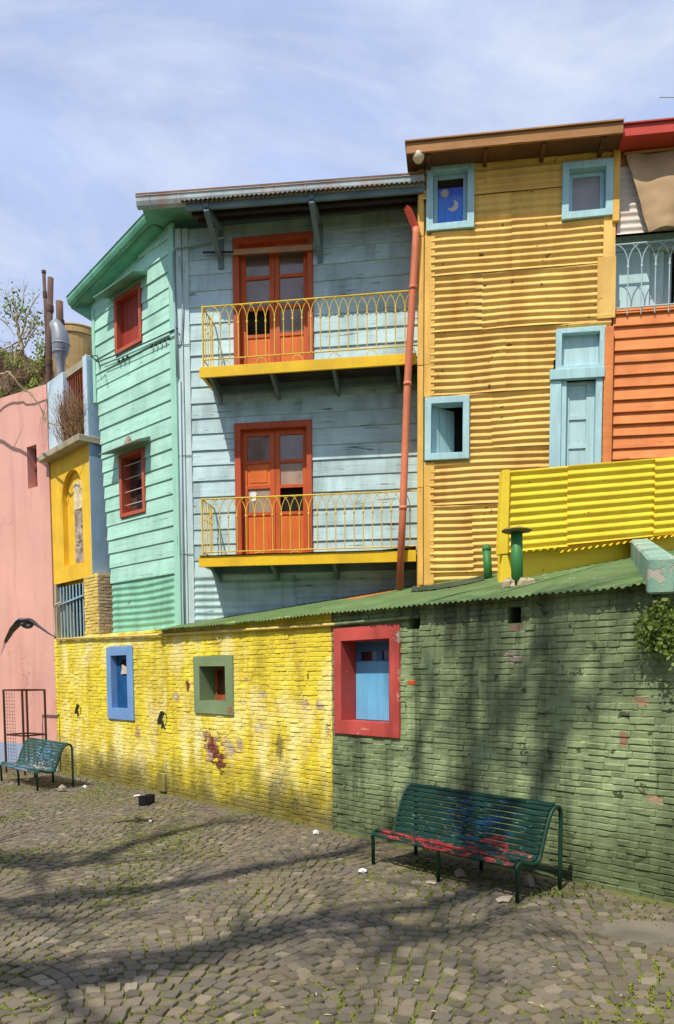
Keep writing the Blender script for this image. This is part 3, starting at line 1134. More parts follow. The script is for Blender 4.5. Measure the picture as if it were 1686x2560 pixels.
# ------------------------------------------------------------------ the wooden house: mint side, pale blue front
M_MINT = paint('mint_boards', (180, 228, 208), per=0.16, streak=((112, 152, 130), 0.4), var=0.1, rough=0.65, grain=(1.2, 16, 16), chip=((92, 122, 106), 0.42, 6.0), bump=0.3)
M_BLUE = paint('pale_blue_boards', (194, 222, 224), per=0.24, streak=((108, 128, 124), 0.6), var=0.12, rough=0.65, grain=(1.2, 16, 16), chip=((104, 114, 108), 0.47, 6.0), bump=0.35)
M_BLUET = paint('pale_blue_trim', (202, 222, 222), var=0.1, rough=0.6, grain=(12, 12, 1.2), chip=((124, 124, 108), 0.42, 5.0), bump=0.3)
M_MINTT = paint('mint_trim', (164, 216, 194), var=0.07, rough=0.6, grain=(12, 12, 1.2), chip=((96, 128, 110), 0.36, 5.0), bump=0.3)
M_EMER = paint('emerald_gutter', (112, 176, 146), var=0.16, rough=0.55, streak=((70, 128, 100), 0.6), chip=((156, 166, 130), 0.45, 5.0), bump=0.2)
M_GUTB = paint('pale_gutter', (176, 190, 190), var=0.2, rough=0.5, streak=((176, 120, 100), 0.8), chip=((140, 90, 70), 0.25, 3.0), bump=0.2)
M_RUSTTIN = paint('rusty_tin', (116, 84, 60), var=0.35, rough=0.7, chip=((96, 64, 44), 0.4, 4.0), bump=0.3)
M_GREYW = paint('grey_blue_timber', (112, 132, 138), var=0.2, rough=0.7, grain=(1.5, 12, 12), bump=0.3, chip=((90, 84, 76), 0.25, 5))
M_SHADEW = paint('shade_dark_planks', (58, 56, 52), var=0.3, rough=0.85, grain=(1.5, 12, 12), bump=0.3)  # colour darkened to deepen the shade under awning and balconies
M_DOOR = paint('red_door_frame', (188, 86, 50), var=0.12, rough=0.5, grain=(14, 14, 1.3), chip=((120, 52, 36), 0.22, 4), bump=0.2)
M_DOORP = paint('orange_door_panel', (222, 112, 46), var=0.12, rough=0.5, grain=(14, 14, 1.3), chip=((150, 70, 40), 0.2, 4), bump=0.2)
M_PANE = glass('curtained_glass', (124, 104, 94), 0.05, 1.0)
M_PANE2 = glass('dusty_glass', (176, 150, 128), 0.25, 0.4)
M_YIRON = paint('yellow_iron', (226, 190, 62), var=0.15, rough=0.5, chip=((120, 96, 50), 0.25, 14), bump=0.1)
M_YFASC = paint('yellow_fascia', (232, 188, 30), var=0.12, rough=0.55, chip=((120, 100, 50), 0.25, 5), streak=((190, 150, 30), 0.4), bump=0.25)
M_PLANK = paint('pale_plank', (196, 150, 112), var=0.15, rough=0.7, grain=(1.2, 14, 14), bump=0.3)
M_COREWALL = paint('inner_wall', (60, 60, 58), bump=0)

house = frame_root('wooden_house', FF, 'two-storey wooden house with mint side, pale blue front and two yellow balconies', 'house')
ROTM = -(PHI_M - PHI_F)


def mpart(mb, name, mat, **kw):
    o = mb.build(name, mat, house, **kw)
    o.rotation_euler.z = ROTM
    return o


f_right = FF.px(1046, 1000)[0] + 0.12
m_left = FM.px(243, 1100)[0]
def mleft(h):
    y = 760 + (1440 - 760) * (9.7 - h) / 6.6
    return FM.px(227 + (282 - 227) * min(max((9.75 - h) / 6.3, 0), 1), y)[0]
m_leftmax = FM.px(226, 1000)[0]
TOP_M = FM.px(330, 640)[1]
print('mint', m_left, m_leftmax, 'front right', f_right)
GD = 0.27
gl = FM.px(176, 745, GD)
gr = FM.px(378, 530, GD)
ft0 = FF.px(343, 492, 0.8)
ft1 = FF.px(1050, 440, 0.8)
TOP_F = FF.px(700, 495, 0.0)[1]
print('gutter heights', gl, gr, ft0, ft1, TOP_F)
# hidden body behind the boards, so that the house is solid
Lm, Lf = -m_left, f_right
um = Vector((math.cos(PHI_M - PHI_F), math.sin(PHI_M - PHI_F), 0))       # mint direction inside the front's axes (towards the corner: +x)
um = Vector((math.cos(-ROTM), -math.sin(-ROTM), 0))
nm = Vector((math.sin(-ROTM), math.cos(-ROTM), 0))                        # into the house from the mint side
A = -um * Lm + nm * 0.22
def inter(P, d, y):
    t = (y - P.y) / d.y
    return P + d * t
Cc = inter(A, um, 0.22)
Bv = Vector((Lf, 0.22, 0))
poly = [A, Cc, Bv, Bv + Vector((0, 5, 0)), A + Vector((1.5, 5, 0))]
V = [(p.x, p.y, 0) for p in poly] + [(p.x, p.y, 9.2) for p in poly]
MB().add(V, [(4, 3, 2, 1, 0), (5, 6, 7, 8, 9)] + [(i, (i + 1) % 5, (i + 1) % 5 + 5, i + 5) for i in range(5)]).build('wall_core', M_COREWALL, house)

# openings
d1 = FF.quad([(585, 592), (784, 588), (585, 915), (784, 905)])
d2 = FF.quad([(590, 1058), (782, 1053), (590, 1398), (782, 1392)])
# balcony floor heights
bal_u = FF.px(520, 920, 0.72)[1]
bal_l = FF.px(520, 1393, 0.72)[1]
d1 = (d1[0], d1[1], bal_u + 0.005, d1[3])
d2 = (d2[0], d2[1], bal_l + 0.005, d2[3])
tin_top = FF.px(560, 1440)[1]
print('doors', d1, d2, bal_u, bal_l, tin_top)
corner_w = 0.24
WT = ft0[1] - 0.12
clapboards(house, M_BLUE, corner_w - 0.02, f_right, tin_top, WT, 0.27, [d1, d2])
tin_wall(house, M_BLUE, corner_w - 0.02, f_right, 2.9, tin_top - 0.01, 0.125, 0.022, 0.0, row=2.0, wid=2.0, warp=0.006)
MB().box(corner_w, f_right, -0.03, 0.002, tin_top - 0.012, tin_top + 0.012).build('drip_batten', M_BLUET, house)
# mint side
mw1 = FM.quad([(287, 752), (356, 708), (295, 886), (358, 857)])
mw2 = FM.quad([(302, 1144), (364, 1115), (305, 1297), (368, 1279)])
mtin = FM.px(360, 1443)[1]
def mleft2(h):
    g = gl[0] + (gr[0] - gl[0]) * (h + 0.12 - gl[1]) / (gr[1] - gl[1])
    return max(mleft(h), min(g, -0.3))
clapboards(house, M_MINT, m_leftmax, -0.1, mtin, gr[1] - 0.1, 0.275, [mw1, mw2], rot=ROTM, left=mleft2)
M_MINTTIN = paint('mint_tin', (136, 194, 166), var=0.14, rough=0.65, streak=((88, 130, 106), 0.6), chip=((96, 120, 100), 0.42, 6), bump=0.3)
tin_wall(house, M_MINTTIN, mleft(3.2), -0.1, 2.75, mtin - 0.01, 0.125, 0.022, 0.0, row=2.0, wid=3.5, warp=0.006, rot=ROTM)
mpart(MB().box(mleft(mtin), -0.08, -0.034, 0.002, mtin - 0.03, mtin + 0.012), 'drip_batten', M_MINTT, bevel=0.004)
# corner boards and pipes
mpart(MB().box(-0.17, 0.0, -0.045, 0.0, 2.7, gr[1] - 0.2), 'corner_board', M_MINTT, bevel=0.006, jit=0.003)
MB().box(0.015, 0.12, -0.05, 0.0, 2.7, WT).build('corner_board', M_BLUET, house, bevel=0.006, jit=0.003)
MB().box(0.13, corner_w, -0.04, 0.0, 2.7, WT).build('corner_board', M_BLUET, house, bevel=0.006, jit=0.003)
mpart(MB().box(mleft(9) - 0.0, mleft(9) + 0.10, -0.04, 0.0, 7.6, 9.4), 'corner_board', M_MINTT, bevel=0.005)
for z in (4.28, 6.0, 7.9):
    MB().box(0.0, corner_w, -0.056, -0.05, z, z + 0.012).build('corner_band', M_GREYW, house)
M_PIPEG = paint('grey_conduit', (168, 194, 196), var=0.1, rough=0.45, chip=((110, 110, 100), 0.25, 10), bump=0.1)
MB().tube([(0.02, -0.085, 7.35), (0.0, -0.085, 8.4), (-0.03, -0.085, 9.45), (0.02, -0.09, 9.52), (0.9, -0.09, 9.62)], 0.02, 8).build('conduit_pipe', M_PIPEG, house, smooth=True)
MB().tube([(0.06, -0.075, 2.9), (0.055, -0.075, 5.0), (0.06, -0.075, 7.3)], 0.016, 8).build('conduit_pipe', M_PIPEG, house, smooth=True)
pa, pb, pc, pd = FF.px(448, 640, 0.08), FF.px(457, 740, 0.08), FF.px(452, 845, 0.08), FF.px(440, 862, 0.08)
MB().tube(smooth_line([(pa[0], -0.08, pa[1]), (pb[0], -0.08, pb[1]), (pc[0], -0.08, pc[1]), (pd[0], -0.08, pd[1])], 4), 0.012, 6).build('cable', M_PIPEG, house, smooth=True)
# telephone wires and insulators under the upper mint window
M_WIRE = paint('dark_wire', (46, 66, 58), rough=0.6, bump=0)
for (xa, ya, xb, yb, r_) in ((245, 905, 445, 820, 0.012), (262, 918, 440, 838, 0.008)):
    p, q = FM.px(xa, ya, 0.06), FM.px(xb, yb, 0.06)
    m_ = ((p[0] + q[0]) / 2, (p[1] + q[1]) / 2 - 0.02)
    mpart(MB().tube(smooth_line([(p[0], -0.06, p[1]), (m_[0], -0.06, m_[1]), (q[0], -0.06, q[1])], 5), r_, 6), 'wire', M_WIRE, smooth=True)
for t in (0.2, 0.26, 0.32, 0.66, 0.72, 0.78, 0.84, 0.9):
    p = FM.px(262 + (440 - 262) * t, 918 + (838 - 918) * t, 0.06)
    mpart(MB().lathe([(0.0, -0.05), (0.022, -0.045), (0.026, -0.01), (0.016, 0.0), (0.02, 0.02), (0.0, 0.03)], 8, (p[0], -0.06, p[1] + 0.02)), 'insulator', M_WIRE, smooth=True)
p = FM.px(243, 895, 0.12)
mpart(MB().tube([(p[0] - 0.1, -0.0, p[1] - 0.05), (p[0], -0.25, p[1]), (p[0] + 0.15, -0.2, p[1] - 0.02), (p[0] + 0.25, -0.2, p[1] - 0.3)], 0.012, 6), 'wire_bracket', M_WIRE)

# mint windows with little tin hoods
M_REDWIN = paint('brick_red_window', (184, 92, 66), var=0.1, rough=0.6, grain=(14, 14, 1.4), chip=((120, 64, 50), 0.2, 5), bump=0.2)
M_REDSHUT = paint('brick_red_shutter', (160, 58, 40), var=0.15, rough=0.6, grain=(14, 14, 1.4), bump=0.25, chip=((100, 40, 32), 0.2, 4))
for wi, (w_, hood) in enumerate(((mw1, ((245, 742), (338, 683), (371, 700))), (mw2, ((259, 1131), (338, 1097), (380, 1106))))):
    wn_ = mpart(MB().ring((w_[0], w_[1], w_[2], w_[3]), (w_[0] + 0.09, w_[1] - 0.08, w_[2] + 0.07, w_[3] - 0.06), -0.05, 0.2), 'window', M_REDWIN, bevel=0.005)
    i_ = (w_[0] + 0.095, w_[1] - 0.085, w_[2] + 0.075, w_[3] - 0.065)
    if wi == 0:
        n = 4
        for k in range(n):
            a, b = i_[0] + (i_[1] - i_[0]) * k / n, i_[0] + (i_[1] - i_[0]) * (k + 1) / n
            MB().box(a + 0.002, b - 0.002, 0.07 + 0.004 * (k % 2), 0.11, i_[2], i_[3]).build('shutter_plank', M_REDSHUT, wn_, bevel=0.004)
    else:
        MB().box(i_[0], i_[1], 0.17, 0.19, i_[2], i_[3]).build('pane', glass('window_glass', (84, 74, 68), 0.12), wn_)
        xm = i_[0] + (i_[1] - i_[0]) * 0.45
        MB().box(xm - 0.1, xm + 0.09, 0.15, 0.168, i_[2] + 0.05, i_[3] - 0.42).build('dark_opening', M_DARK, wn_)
        MB().box(xm + 0.1, i_[1] - 0.01, 0.14, 0.168, i_[2] + 0.02, i_[3] - 0.35).build('shutter', paint('brown_shutter', (120, 84, 66), grain=(3, 3, 20)), wn_)
        for k in range(5):
            z = i_[2] + 0.16 + k * 0.25
            MB().tube([(i_[0] - 0.01, 0.03, z), (i_[1] + 0.01, 0.03, z)], 0.009, 6).build('bar', paint('pale_iron', (196, 186, 178), bump=0), wn_)
    # hood: shallow pitched tin on the wall
    ov = 0.34
    x0, x1 = w_[0] - 0.24, w_[1] + 0.26
    zt = w_[3] + 0.16
    zb = w_[3] + 0.02
    V = [(x0, -ov, zb), (x1, -ov, zb), (x1 - 0.06, -0.005, zt), (x0 + 0.06, -0.005, zt), (x0, -ov, zb - 0.02), (x1, -ov, zb - 0.02), (x1 - 0.06, -0.005, zb + 0.06), (x0 + 0.06, -0.005, zb + 0.06)]
    hd = mpart(MB().add(V, [(0, 1, 2, 3), (7, 6, 5, 4), (0, 4, 5, 1), (1, 5, 6, 2), (3, 7, 4, 0), (2, 6, 7, 3)]), 'hood', paint('dull_green_tin', (112, 160, 136), var=0.2, chip=((90, 110, 96), 0.4, 6)) if wi == 0 else paint('grey_tin', (128, 140, 128), var=0.2, chip=((110, 86, 70), 0.3, 6)), bevel=0.006, jit=0.006)
    if wi:
        o = MB().lathe([(0.0, 0.0), (0.1, 0.0), (0.06, 0.09), (0.02, 0.15), (0.0, 0.16)], 10, ((x0 + x1) / 2 + 0.05, -0.12, zt - 0.07)).build('broken_tile', paint('broken_tile', (150, 124, 110), bump=0.5), hd, jit=0.012)

# eaves of the mint side
P0, P1 = Vector((gl[0], -GD, gl[1])), Vector((gr[0], -GD, gr[1]))
def extrude(prof, a, b, up=Vector((0, 0, 1)), out=None):
    """profile (out, up) swept from a to b"""
    t = (b - a).normalized()
    o_ = out or Vector((t.y, -t.x, 0)).normalized()
    n = len(prof)
    V = [a + o_ * p + up * q for p, q in prof] + [b + o_ * p + up * q for p, q in prof]
    return MB().add(V, [tuple(range(n)), tuple(range(2 * n - 1, n - 1, -1))] + [(i, i + n, (i + 1) % n + n, (i + 1) % n) for i in range(n)])
GUT = [(0.0, 0.0), (0.05, 0.03), (0.075, 0.09), (0.08, 0.15), (0.095, 0.16), (0.08, 0.175), (-0.02, 0.17), (-0.02, 0.0)]
mpart(extrude([(p, q - 0.17) for p, q in GUT], P0, P1), 'gutter', M_EMER)
mpart(extrude([(-0.03, -0.16), (-0.03, -0.02), (-0.055, -0.02), (-0.055, -0.20)], P0 + Vector((0.02, 0, 0)), P1), 'fascia', M_EMER)
mpart(extrude([(-GD - 0.02, -0.20), (-0.06, -0.20), (-0.06, -0.17), (-GD - 0.02, -0.17)], P0 + Vector((0.02, 0, 0)), P1), 'soffit', M_EMER)
for t in (0.33, 0.66):
    q = P0.lerp(P1, t)
    mpart(extrude([(p * 1.06 + 0.002, (q_ - 0.17) * 1.04) for p, q_ in GUT], q, q + (P1 - P0).normalized() * 0.025), 'gutter_strap', M_EMER)
# end board of the eave at the far left
mpart(MB().hexa([(P0.x - 0.02, -GD + 0.02, P0.z - 0.19), (P0.x + 0.01, -GD + 0.02, P0.z - 0.19), (P0.x + 0.45, 0.1, P0.z - 0.55), (P0.x + 0.42, 0.1, P0.z - 0.55),
                 (P0.x - 0.02, -GD + 0.02, P0.z), (P0.x + 0.01, -GD + 0.02, P0.z), (P0.x + 0.45, 0.1, P0.z + 0.1), (P0.x + 0.42, 0.1, P0.z + 0.1)]), 'end_board', M_EMER)

# front eave: gutter, rusty awning sheets, purlins, brackets
ga, gb = Vector((ft0[0], -0.78, ft0[1] - 0.02)), Vector((f_right, -0.78, ft1[1] - 0.02))
extrude([(p, q - 0.17) for p, q in GUT], ga, gb).build('gutter', M_GUTB, house)
extrude([(0.06, 0.0), (0.085, 0.0), (0.085, 0.035), (-0.25, 0.09), (-0.25, 0.06)], ga, gb).build('roof_edge', M_RUSTTIN, house)
for i in range(9):
    q = ga.lerp(gb, (i + 0.4) / 9)
    extrude([(p * 1.05 + 0.002, (q_ - 0.17) * 1.04) for p, q_ in GUT], q, q + Vector((0.022, 0, 0))).build('gutter_strap', M_GUTB, house)
aw0, aw1 = FF.px(453, 500, 0.9), FF.px(1050, 452, 0.9)
dzdx = (aw1[1] - aw0[1]) / (aw1[0] - aw0[0])
a = aw0[0]
AWB = 0.2
while a < f_right - 0.05:
    b = min(a + 0.84, f_right)
    if f_right - b < 0.3:
        b = f_right
    nu = max(8, int((b - a + 0.03) / 0.077 * 8))
    sd = R.uniform(0, 20)
    def fn(i, j, a=a, b=b, nu=nu, sd=sd):
        s = a + (b + 0.03 - a) * i / nu
        d = (0.92 + 0.015 * nz(s * 6, sd), 0.86, 0.5, 0.0)[j]
        z = aw0[1] + dzdx * (s - aw0[0]) + (0.92 - d) * AWB - 0.02 + 0.013 * math.cos(2 * PI * s / 0.077) + 0.008 * nz(s * 2, d, sd)
        return (s, -d, z)
    MB().grid(fn, nu, 3).build('awning_sheet', M_RUSTTIN, house, smooth=True)
    a = b
zaw = lambda s, d: aw0[1] + dzdx * (s - aw0[0]) + (0.92 - d) * AWB - 0.045
for d, w_, h_ in ((0.80, 0.05, 0.10), (0.5, 0.05, 0.07), (0.2, 0.05, 0.07)):
    x0 = aw0[0] + 0.05
    MB().bar((x0, -d, zaw(x0, d) - h_ / 2), (f_right, -d, zaw(f_right, d) - h_ / 2), h_, w_, (0, 1, 0)).build('purlin', M_GREYW if d > 0.7 else M_SHADEW, house, bevel=0.005)
# soffit over the corner between the two eaves
sof = [(P1.x, -0.3), (0.2, -0.3)]
for (xt, yt, xb, yb) in ((514, 516, 556, 655), (771, 492, 809, 640)):
    q = FF.px(xt, yt, 0.82)
    w_ = FF.px(xb, yb, 0.03)
    xx = (q[0] + w_[0]) / 2
    zt_ = zaw(xx, 0.8) - 0.1
    br = MB().bar((xx, -0.84, zt_ - 0.02), (xx, -0.03, w_[1]), 0.07, 0.085, (1, 0, 0)).build('bracket', M_GREYW, house, bevel=0.006)
    MB().bar((xx, -0.86, zt_ + 0.04), (xx, -0.01, zt_ + 0.12), 0.07, 0.07, (0, 0, 1)).build('bracket_arm', M_GREYW, br, bevel=0.005)
    MB().box(xx - 0.045, xx + 0.045, -0.06, -0.026, w_[1] - 0.12, zt_ + 0.1).build('wall_post', M_GREYW, br, bevel=0.005)
# pitched roof behind the gutters
mg = lambda v: Matrix.Rotation(ROTM, 4, 'Z') @ Vector(v)
A1, A2 = mg((P0.x, -GD + 0.06, P0.z - 0.03)), mg((P1.x, -GD + 0.06, P1.z - 0.03))
B1, B2 = Vector((ga.x, -0.7, ga.z + 0.06)), Vector((f_right, -0.7, gb.z + 0.06))
K1, K2 = Vector((f_right, 4.5, gb.z + 0.75)), Vector((A1.x + 1.2, A1.y + 3.2, A1.z + 0.5))
V = [A1, A2, B1, B2, K1, K2]
V2 = [v - Vector((0, 0, 0.04)) for v in V]
MB().add(V + V2, [(0, 1, 5), (1, 2, 5), (2, 3, 4), (2, 4, 5), (11, 7, 6), (11, 8, 7), (10, 9, 8), (11, 10, 8)] + [(i, i + 6, (i + 1) % 6 + 6, (i + 1) % 6) for i in range(6)]).build('roof', M_EMER, house)


# doors on the balconies
def door(rect, leaves, name='door', plank=False):
    x0, x1, z0, z1 = rect
    fw = 0.11
    dr = MB().ring((x0, x1, z0, z1), (x0 + fw, x1 - fw * 0.85, z0 + 0.03, z1 - 0.11), -0.055, 0.2).build(name, M_DOOR, house, bevel=0.006)
    MB().ring((x0 + fw * 0.45, x1 - fw * 0.4, z0 + 0.015, z1 - 0.05), (x0 + fw, x1 - fw * 0.85, z0 + 0.03, z1 - 0.11), -0.03, 0.0).build('frame_bead', M_DOOR, dr) if False else None
    ix0, ix1, iz0, iz1 = x0 + fw + 0.003, x1 - fw * 0.85 - 0.003, z0 + 0.033, z1 - 0.113
    mid = (ix0 + ix1) / 2
    for li, cells in enumerate(leaves):
        a, b = (ix0, mid - 0.004) if li == 0 else (mid + 0.004, ix1)
        st = 0.085
        n = len(cells)
        zz = iz1 - 0.09
        rects = []
        tot = sum(c[1] for c in cells)
        H = iz1 - iz0 - 0.09 - 0.14 - 0.055 * (n - 1)
        for kind, frac in cells:
            h = H * frac / tot
            rects.append((a + st, b - st, zz - h, zz, kind))
            zz -= h + 0.055
        lf = plate(MB(), a, b, iz0, iz1, [r[:4] for r in rects], 0.06, 0.105).build('leaf', M_DOOR if li > 1 else M_DOOR2, dr)
        for r in rects:
            e = 0.0015
            if r[4] == 'void':
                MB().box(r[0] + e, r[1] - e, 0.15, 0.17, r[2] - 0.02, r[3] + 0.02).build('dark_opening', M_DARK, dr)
            elif r[4] == 'panel':
                MB().box(r[0] + e, r[1] - e, 0.075, 0.10, r[2] + e, r[3] - e).build('panel', M_DOORP, dr)
                mb = MB().box(r[0] + 0.05, r[1] - 0.05, 0.066, 0.0745, r[2] + 0.05, r[3] - 0.05)
                mb.build('raised_field', M_DOORP, dr, bevel=0.003)
            else:
                MB().box(r[0] + e, r[1] - e, 0.084, 0.09, r[2] + e, r[3] - e).build('pane', M_PANE if r[4] == 'glass' else M_PANE2, dr)
    return dr, (ix0, ix1, iz0, iz1)


M_DOOR2 = paint('red_orange_leaf', (200, 92, 42), var=0.12, rough=0.5, grain=(14, 14, 1.3), chip=((120, 52, 36), 0.2, 4), bump=0.2)
dr1, i1 = door(d1, [[('glass', .55), ('glass', .62), ('void', .55), ('panel', .8)], [('glass', .55), ('glass', .62), ('glass', .55), ('panel', .8)]])
dr2, i2 = door(d2, [[('glass', .62), ('panel', .55), ('dusty', .6), ('panel', .95)], [('glass', .62), ('dusty', .55), ('void', .6), ('panel', .95)]])
a, b = FF.px(585, 631, 0.1), FF.px(783, 618, 0.1)
MB().bar((a[0] - 0.02, -0.1, a[1]), (b[0], -0.1, b[1]), 0.085, 0.03, (0, 1, 0)).build('transom_plank', M_PLANK, house, bevel=0.004)
c_ = FF.px(508, 631, 0.1)
MB().tube([(c_[0], -0.1, c_[1]), (a[0], -0.11, a[1])], 0.018, 8).build('curtain_rod', paint('dark_rod', (70, 50, 44), bump=0), house)
pz = FF.px(633, 1237, -0.08)
pap = [(0, 0), (.035, -.05), (.03, -.1), (.07, -.12), (.12, -.09), (.11, -.04), (.13, .02), (.10, .05), (.04, .05), (.01, .03)]
MB().prism(list(reversed([(pz[0] - 0.06 + x, pz[1] + z) for x, z in pap])), 0.076, 0.083).build('white_sticker', paint('white_paper', (236, 232, 226), bump=0), dr2)


# balconies
def balcony(top_h, rail_top, rail_bot, x0, x1, dep, label, fascia_h):
    b = MB().box(x0, x1, -dep, -0.03, top_h - 0.05, top_h).build('balcony', paint('balcony_deck', (150, 150, 130), grain=(1, 10, 10)), house, label=label)
    MB().box(x0 - 0.06, x1, -dep - 0.035, -dep - 0.002, top_h - fascia_h, top_h + 0.015).build('fascia', M_YFASC, b, bevel=0.004, jit=0.003)
    MB().box(x0 - 0.062, x0 - 0.004, -dep, -0.03, top_h - fascia_h * 0.8, top_h + 0.01).build('side_fascia', M_YFASC, b, bevel=0.004)
    MB().box(x0 + 0.02, x1, -0.1, -0.031, top_h - 0.2, top_h - 0.052).build('wall_beam', M_GREYW, b, bevel=0.004)
    nb = 4
    for k in range(nb):
        xx = x0 + 0.06 + (x1 - x0 - 0.3) * k / (nb - 1) * 0.97
        V = [(xx, -dep + 0.01, top_h - 0.11), (xx + 0.06, -dep + 0.01, top_h - 0.11), (xx + 0.06, -0.03, top_h - 0.34), (xx, -0.03, top_h - 0.34),
             (xx, -dep + 0.01, top_h - 0.052), (xx + 0.06, -dep + 0.01, top_h - 0.052), (xx + 0.06, -0.03, top_h - 0.052), (xx, -0.03, top_h - 0.052)]
        MB().hexa(V).build('floor_bracket', M_GREYW, b, bevel=0.004)
    for k in range(3):
        y = -dep + 0.05 + (dep - 0.12) * (k + 0.5) / 3
        MB().box(x0 + 0.01, x1, y - 0.09, y + 0.09, top_h - 0.066 - 0.002 * k, top_h - 0.0505).build('deck_plank', M_SHADEW, b)
    yr = -dep - 0.005
    rt, rb = rail_top, rail_bot
    col_z = rt - (rt - rb) * 0.34
    sp = 0.152
    n = int((x1 - 0.04 - x0) / sp)
    MB().tube([(x0, yr, rt), (x1 + 0.02, yr, rt)], 0.013, 8).build('top_rail', M_YIRON, b)
    MB().tube([(x0, yr, rb), (x1 + 0.02, yr, rb)], 0.011, 8).build('bottom_rail', M_YIRON, b)
    MB().tube([(x0, yr, top_h), (x0, yr, rt + 0.02)], 0.017, 8).build('corner_post', M_YIRON, b)

    def bal_mesh(left, right):
        mb = MB()
        mb.tube([(0, 0, rb), (0, 0, col_z)], 0.0085, 6)
        mb.tube([(0, 0, col_z - 0.03), (0, 0, col_z - 0.018), (0, 0, col_z + 0.012), (0, 0, col_z + 0.025)], [0.009, 0.017, 0.017, 0.008], 6)
        for s, on in ((-1, left), (1, right)):
            if not on:
                continue
            pts = []
            for i in range(7):
                t = i / 6
                pts.append((s * sp * (1 - math.cos(t * PI / 2)) ** 1.0, 0, col_z + (rt - col_z) * math.sin(t * PI / 2) ** 0.9))
            mb.tube(pts, 0.0065, 5)
        me = mb.mesh('baluster')
        me.materials.append(M_YIRON)
        return me
    full, lo, ro = bal_mesh(1, 1), bal_mesh(0, 1), bal_mesh(1, 0)
    for k in range(1, n + 1):
        o = bpy.data.objects.new('baluster', full)
        col.objects.link(o)
        o.parent = b
        o.location = (x0 + k * sp, yr, 0)
        o.rotation_euler = (R.uniform(-0.002, 0.002), 0, R.uniform(-0.03, 0.03))
        if x0 + k * sp + sp > x1 + 0.02:
            o.data = ro
    # scrolls under the bottom rail
    for k in range(1, n, 4):
        xx = x0 + (k + 1.5) * sp
        pts = [(xx + 0.09 * math.cos(t), yr, rb - 0.012 - (rb - top_h - 0.02) + (rb - top_h - 0.03) * math.sin(t)) for t in [PI * i / 8 for i in range(9)]]
        MB().tube(pts, 0.007, 5).build('scroll', M_YIRON, b)
    # side rail back to the wall
    MB().tube([(x0, yr, rt), (x0, -0.02, rt)], 0.012, 8).build('side_top_rail', M_YIRON, b)
    MB().tube([(x0, yr, rb), (x0, -0.02, rb)], 0.01, 8).build('side_bottom_rail', M_YIRON, b)
    ns = int(dep / 0.12)
    for k in range(1, ns):
        o = bpy.data.objects.new('baluster', full)
        col.objects.link(o)
        o.parent = b
        o.location = (x0, yr + (dep - 0.02) * k / ns, 0)
        o.rotation_euler = (0, 0, PI / 2)
        o.scale = (0.76, 1, 1)
    return b


xb = FF.px(507, 850, 0.72)[0]
ru_t, ru_b = FF.px(700, 752, 0.72)[1], FF.px(700, 886, 0.72)[1]
rl_t, rl_b = FF.px(700, 1240, 0.72)[1], FF.px(700, 1375, 0.72)[1]
xb2 = FF.px(505, 1300, 0.72)[0]
up_b = balcony(bal_u, ru_t, ru_b, xb, f_right - 0.12, 0.7, 'upper balcony with yellow wrought iron railing', 0.155)
lo_b = balcony(bal_l, rl_t, rl_b, xb2, f_right - 0.12, 0.7, 'lower balcony with thin yellow railing and loose floor sheet', 0.165)
# warped sheet lying on the lower balcony floor
def fn(i, j):
    s = xb2 - 0.05 + i * 0.28
    return (s, -0.76 + j * 0.3, bal_l + 0.028 + 0.012 * nz(s * 2, j) + (0.07 * max(0, (i - 11) / 3) if i > 11 else 0))
MB().grid(fn, 13, 2).build('loose_floor_sheet', M_RUSTTIN, lo_b, smooth=True)

# ------------------------------------------------------------------ rain pipe between the houses
M_PIPEO = paint('orange_rain_pipe', (212, 124, 88), var=0.14, rough=0.5, streak=((166, 70, 44), 0.6), chip=((150, 120, 100), 0.2, 6), bump=0.15)
FPIPE = Frame(FF.o + FF.n * 0.82, PHI_F)
t = frame_root('rain_pipe', FPIPE, 'slanting orange rain pipe in front of the balconies', 'pipe')
pp = [FPIPE.px(*q) for q in ((1018, 512), (1041, 570), (1041, 585), (1033, 720), (1019, 960), (1008, 1270), (999, 1474))]
pts = [(p[0], 0, p[1]) for p in pp]
MB().tube(pts[1:], 0.058, 12).build('pipe', M_PIPEO, t, smooth=True)
MB().tube([(pts[0][0], 0.08, pts[0][2]), (pts[1][0] + 0.005, 0.0, pts[1][2] - 0.03)], 0.058, 4).build('spout', M_REDSHUT, t)
for q in (3, 4, 5):
    c_ = Vector(pts[q])
    MB().tube([c_ - Vector((0, 0, 0.03)), c_ + Vector((0, 0, 0.03))], 0.064, 12).build('joint_band', M_PIPEO, t, smooth=True)

# ------------------------------------------------------------------ mustard tin house
M_MUST = paint('mustard_tin', (242, 194, 106), per=0.14, var=0.14, rough=0.6, streak=((186, 128, 56), 0.6), chip=((120, 84, 46), 0.42, 7.0), bump=0.3, nscale=1.4)
M_MUSTW = paint('mustard_board', (234, 184, 90), var=0.12, rough=0.6, grain=(14, 14, 1.2), chip=((130, 94, 54), 0.42, 5.0), bump=0.3)
M_BROWNW = paint('brown_fascia', (170, 120, 70), var=0.15, rough=0.65, grain=(1.2, 14, 14), chip=((110, 76, 50), 0.25, 5), bump=0.3)
M_WFR = paint('blue_window_frame', (174, 212, 216), var=0.1, rough=0.6, grain=(12, 12, 2), chip=((206, 214, 206), 0.42, 6), bump=0.2)
tin = frame_root('tin_house', FY, 'tall mustard yellow corrugated tin house with pale blue windows', 'house')
yr_ = FY.px(1528, 800)[0]
ybase = 2.9
ytop = FY.px(1300, 385, 0.0)[1] - 0.02
w1 = FY.quad([(1068, 418), (1187, 411), (1066, 585), (1185, 575)])
w2 = FY.quad([(1405, 417), (1532, 400), (1403, 557), (1530, 544)])
w3 = FY.quad([(1063, 998), (1175, 992), (1062, 1155), (1173, 1149)])
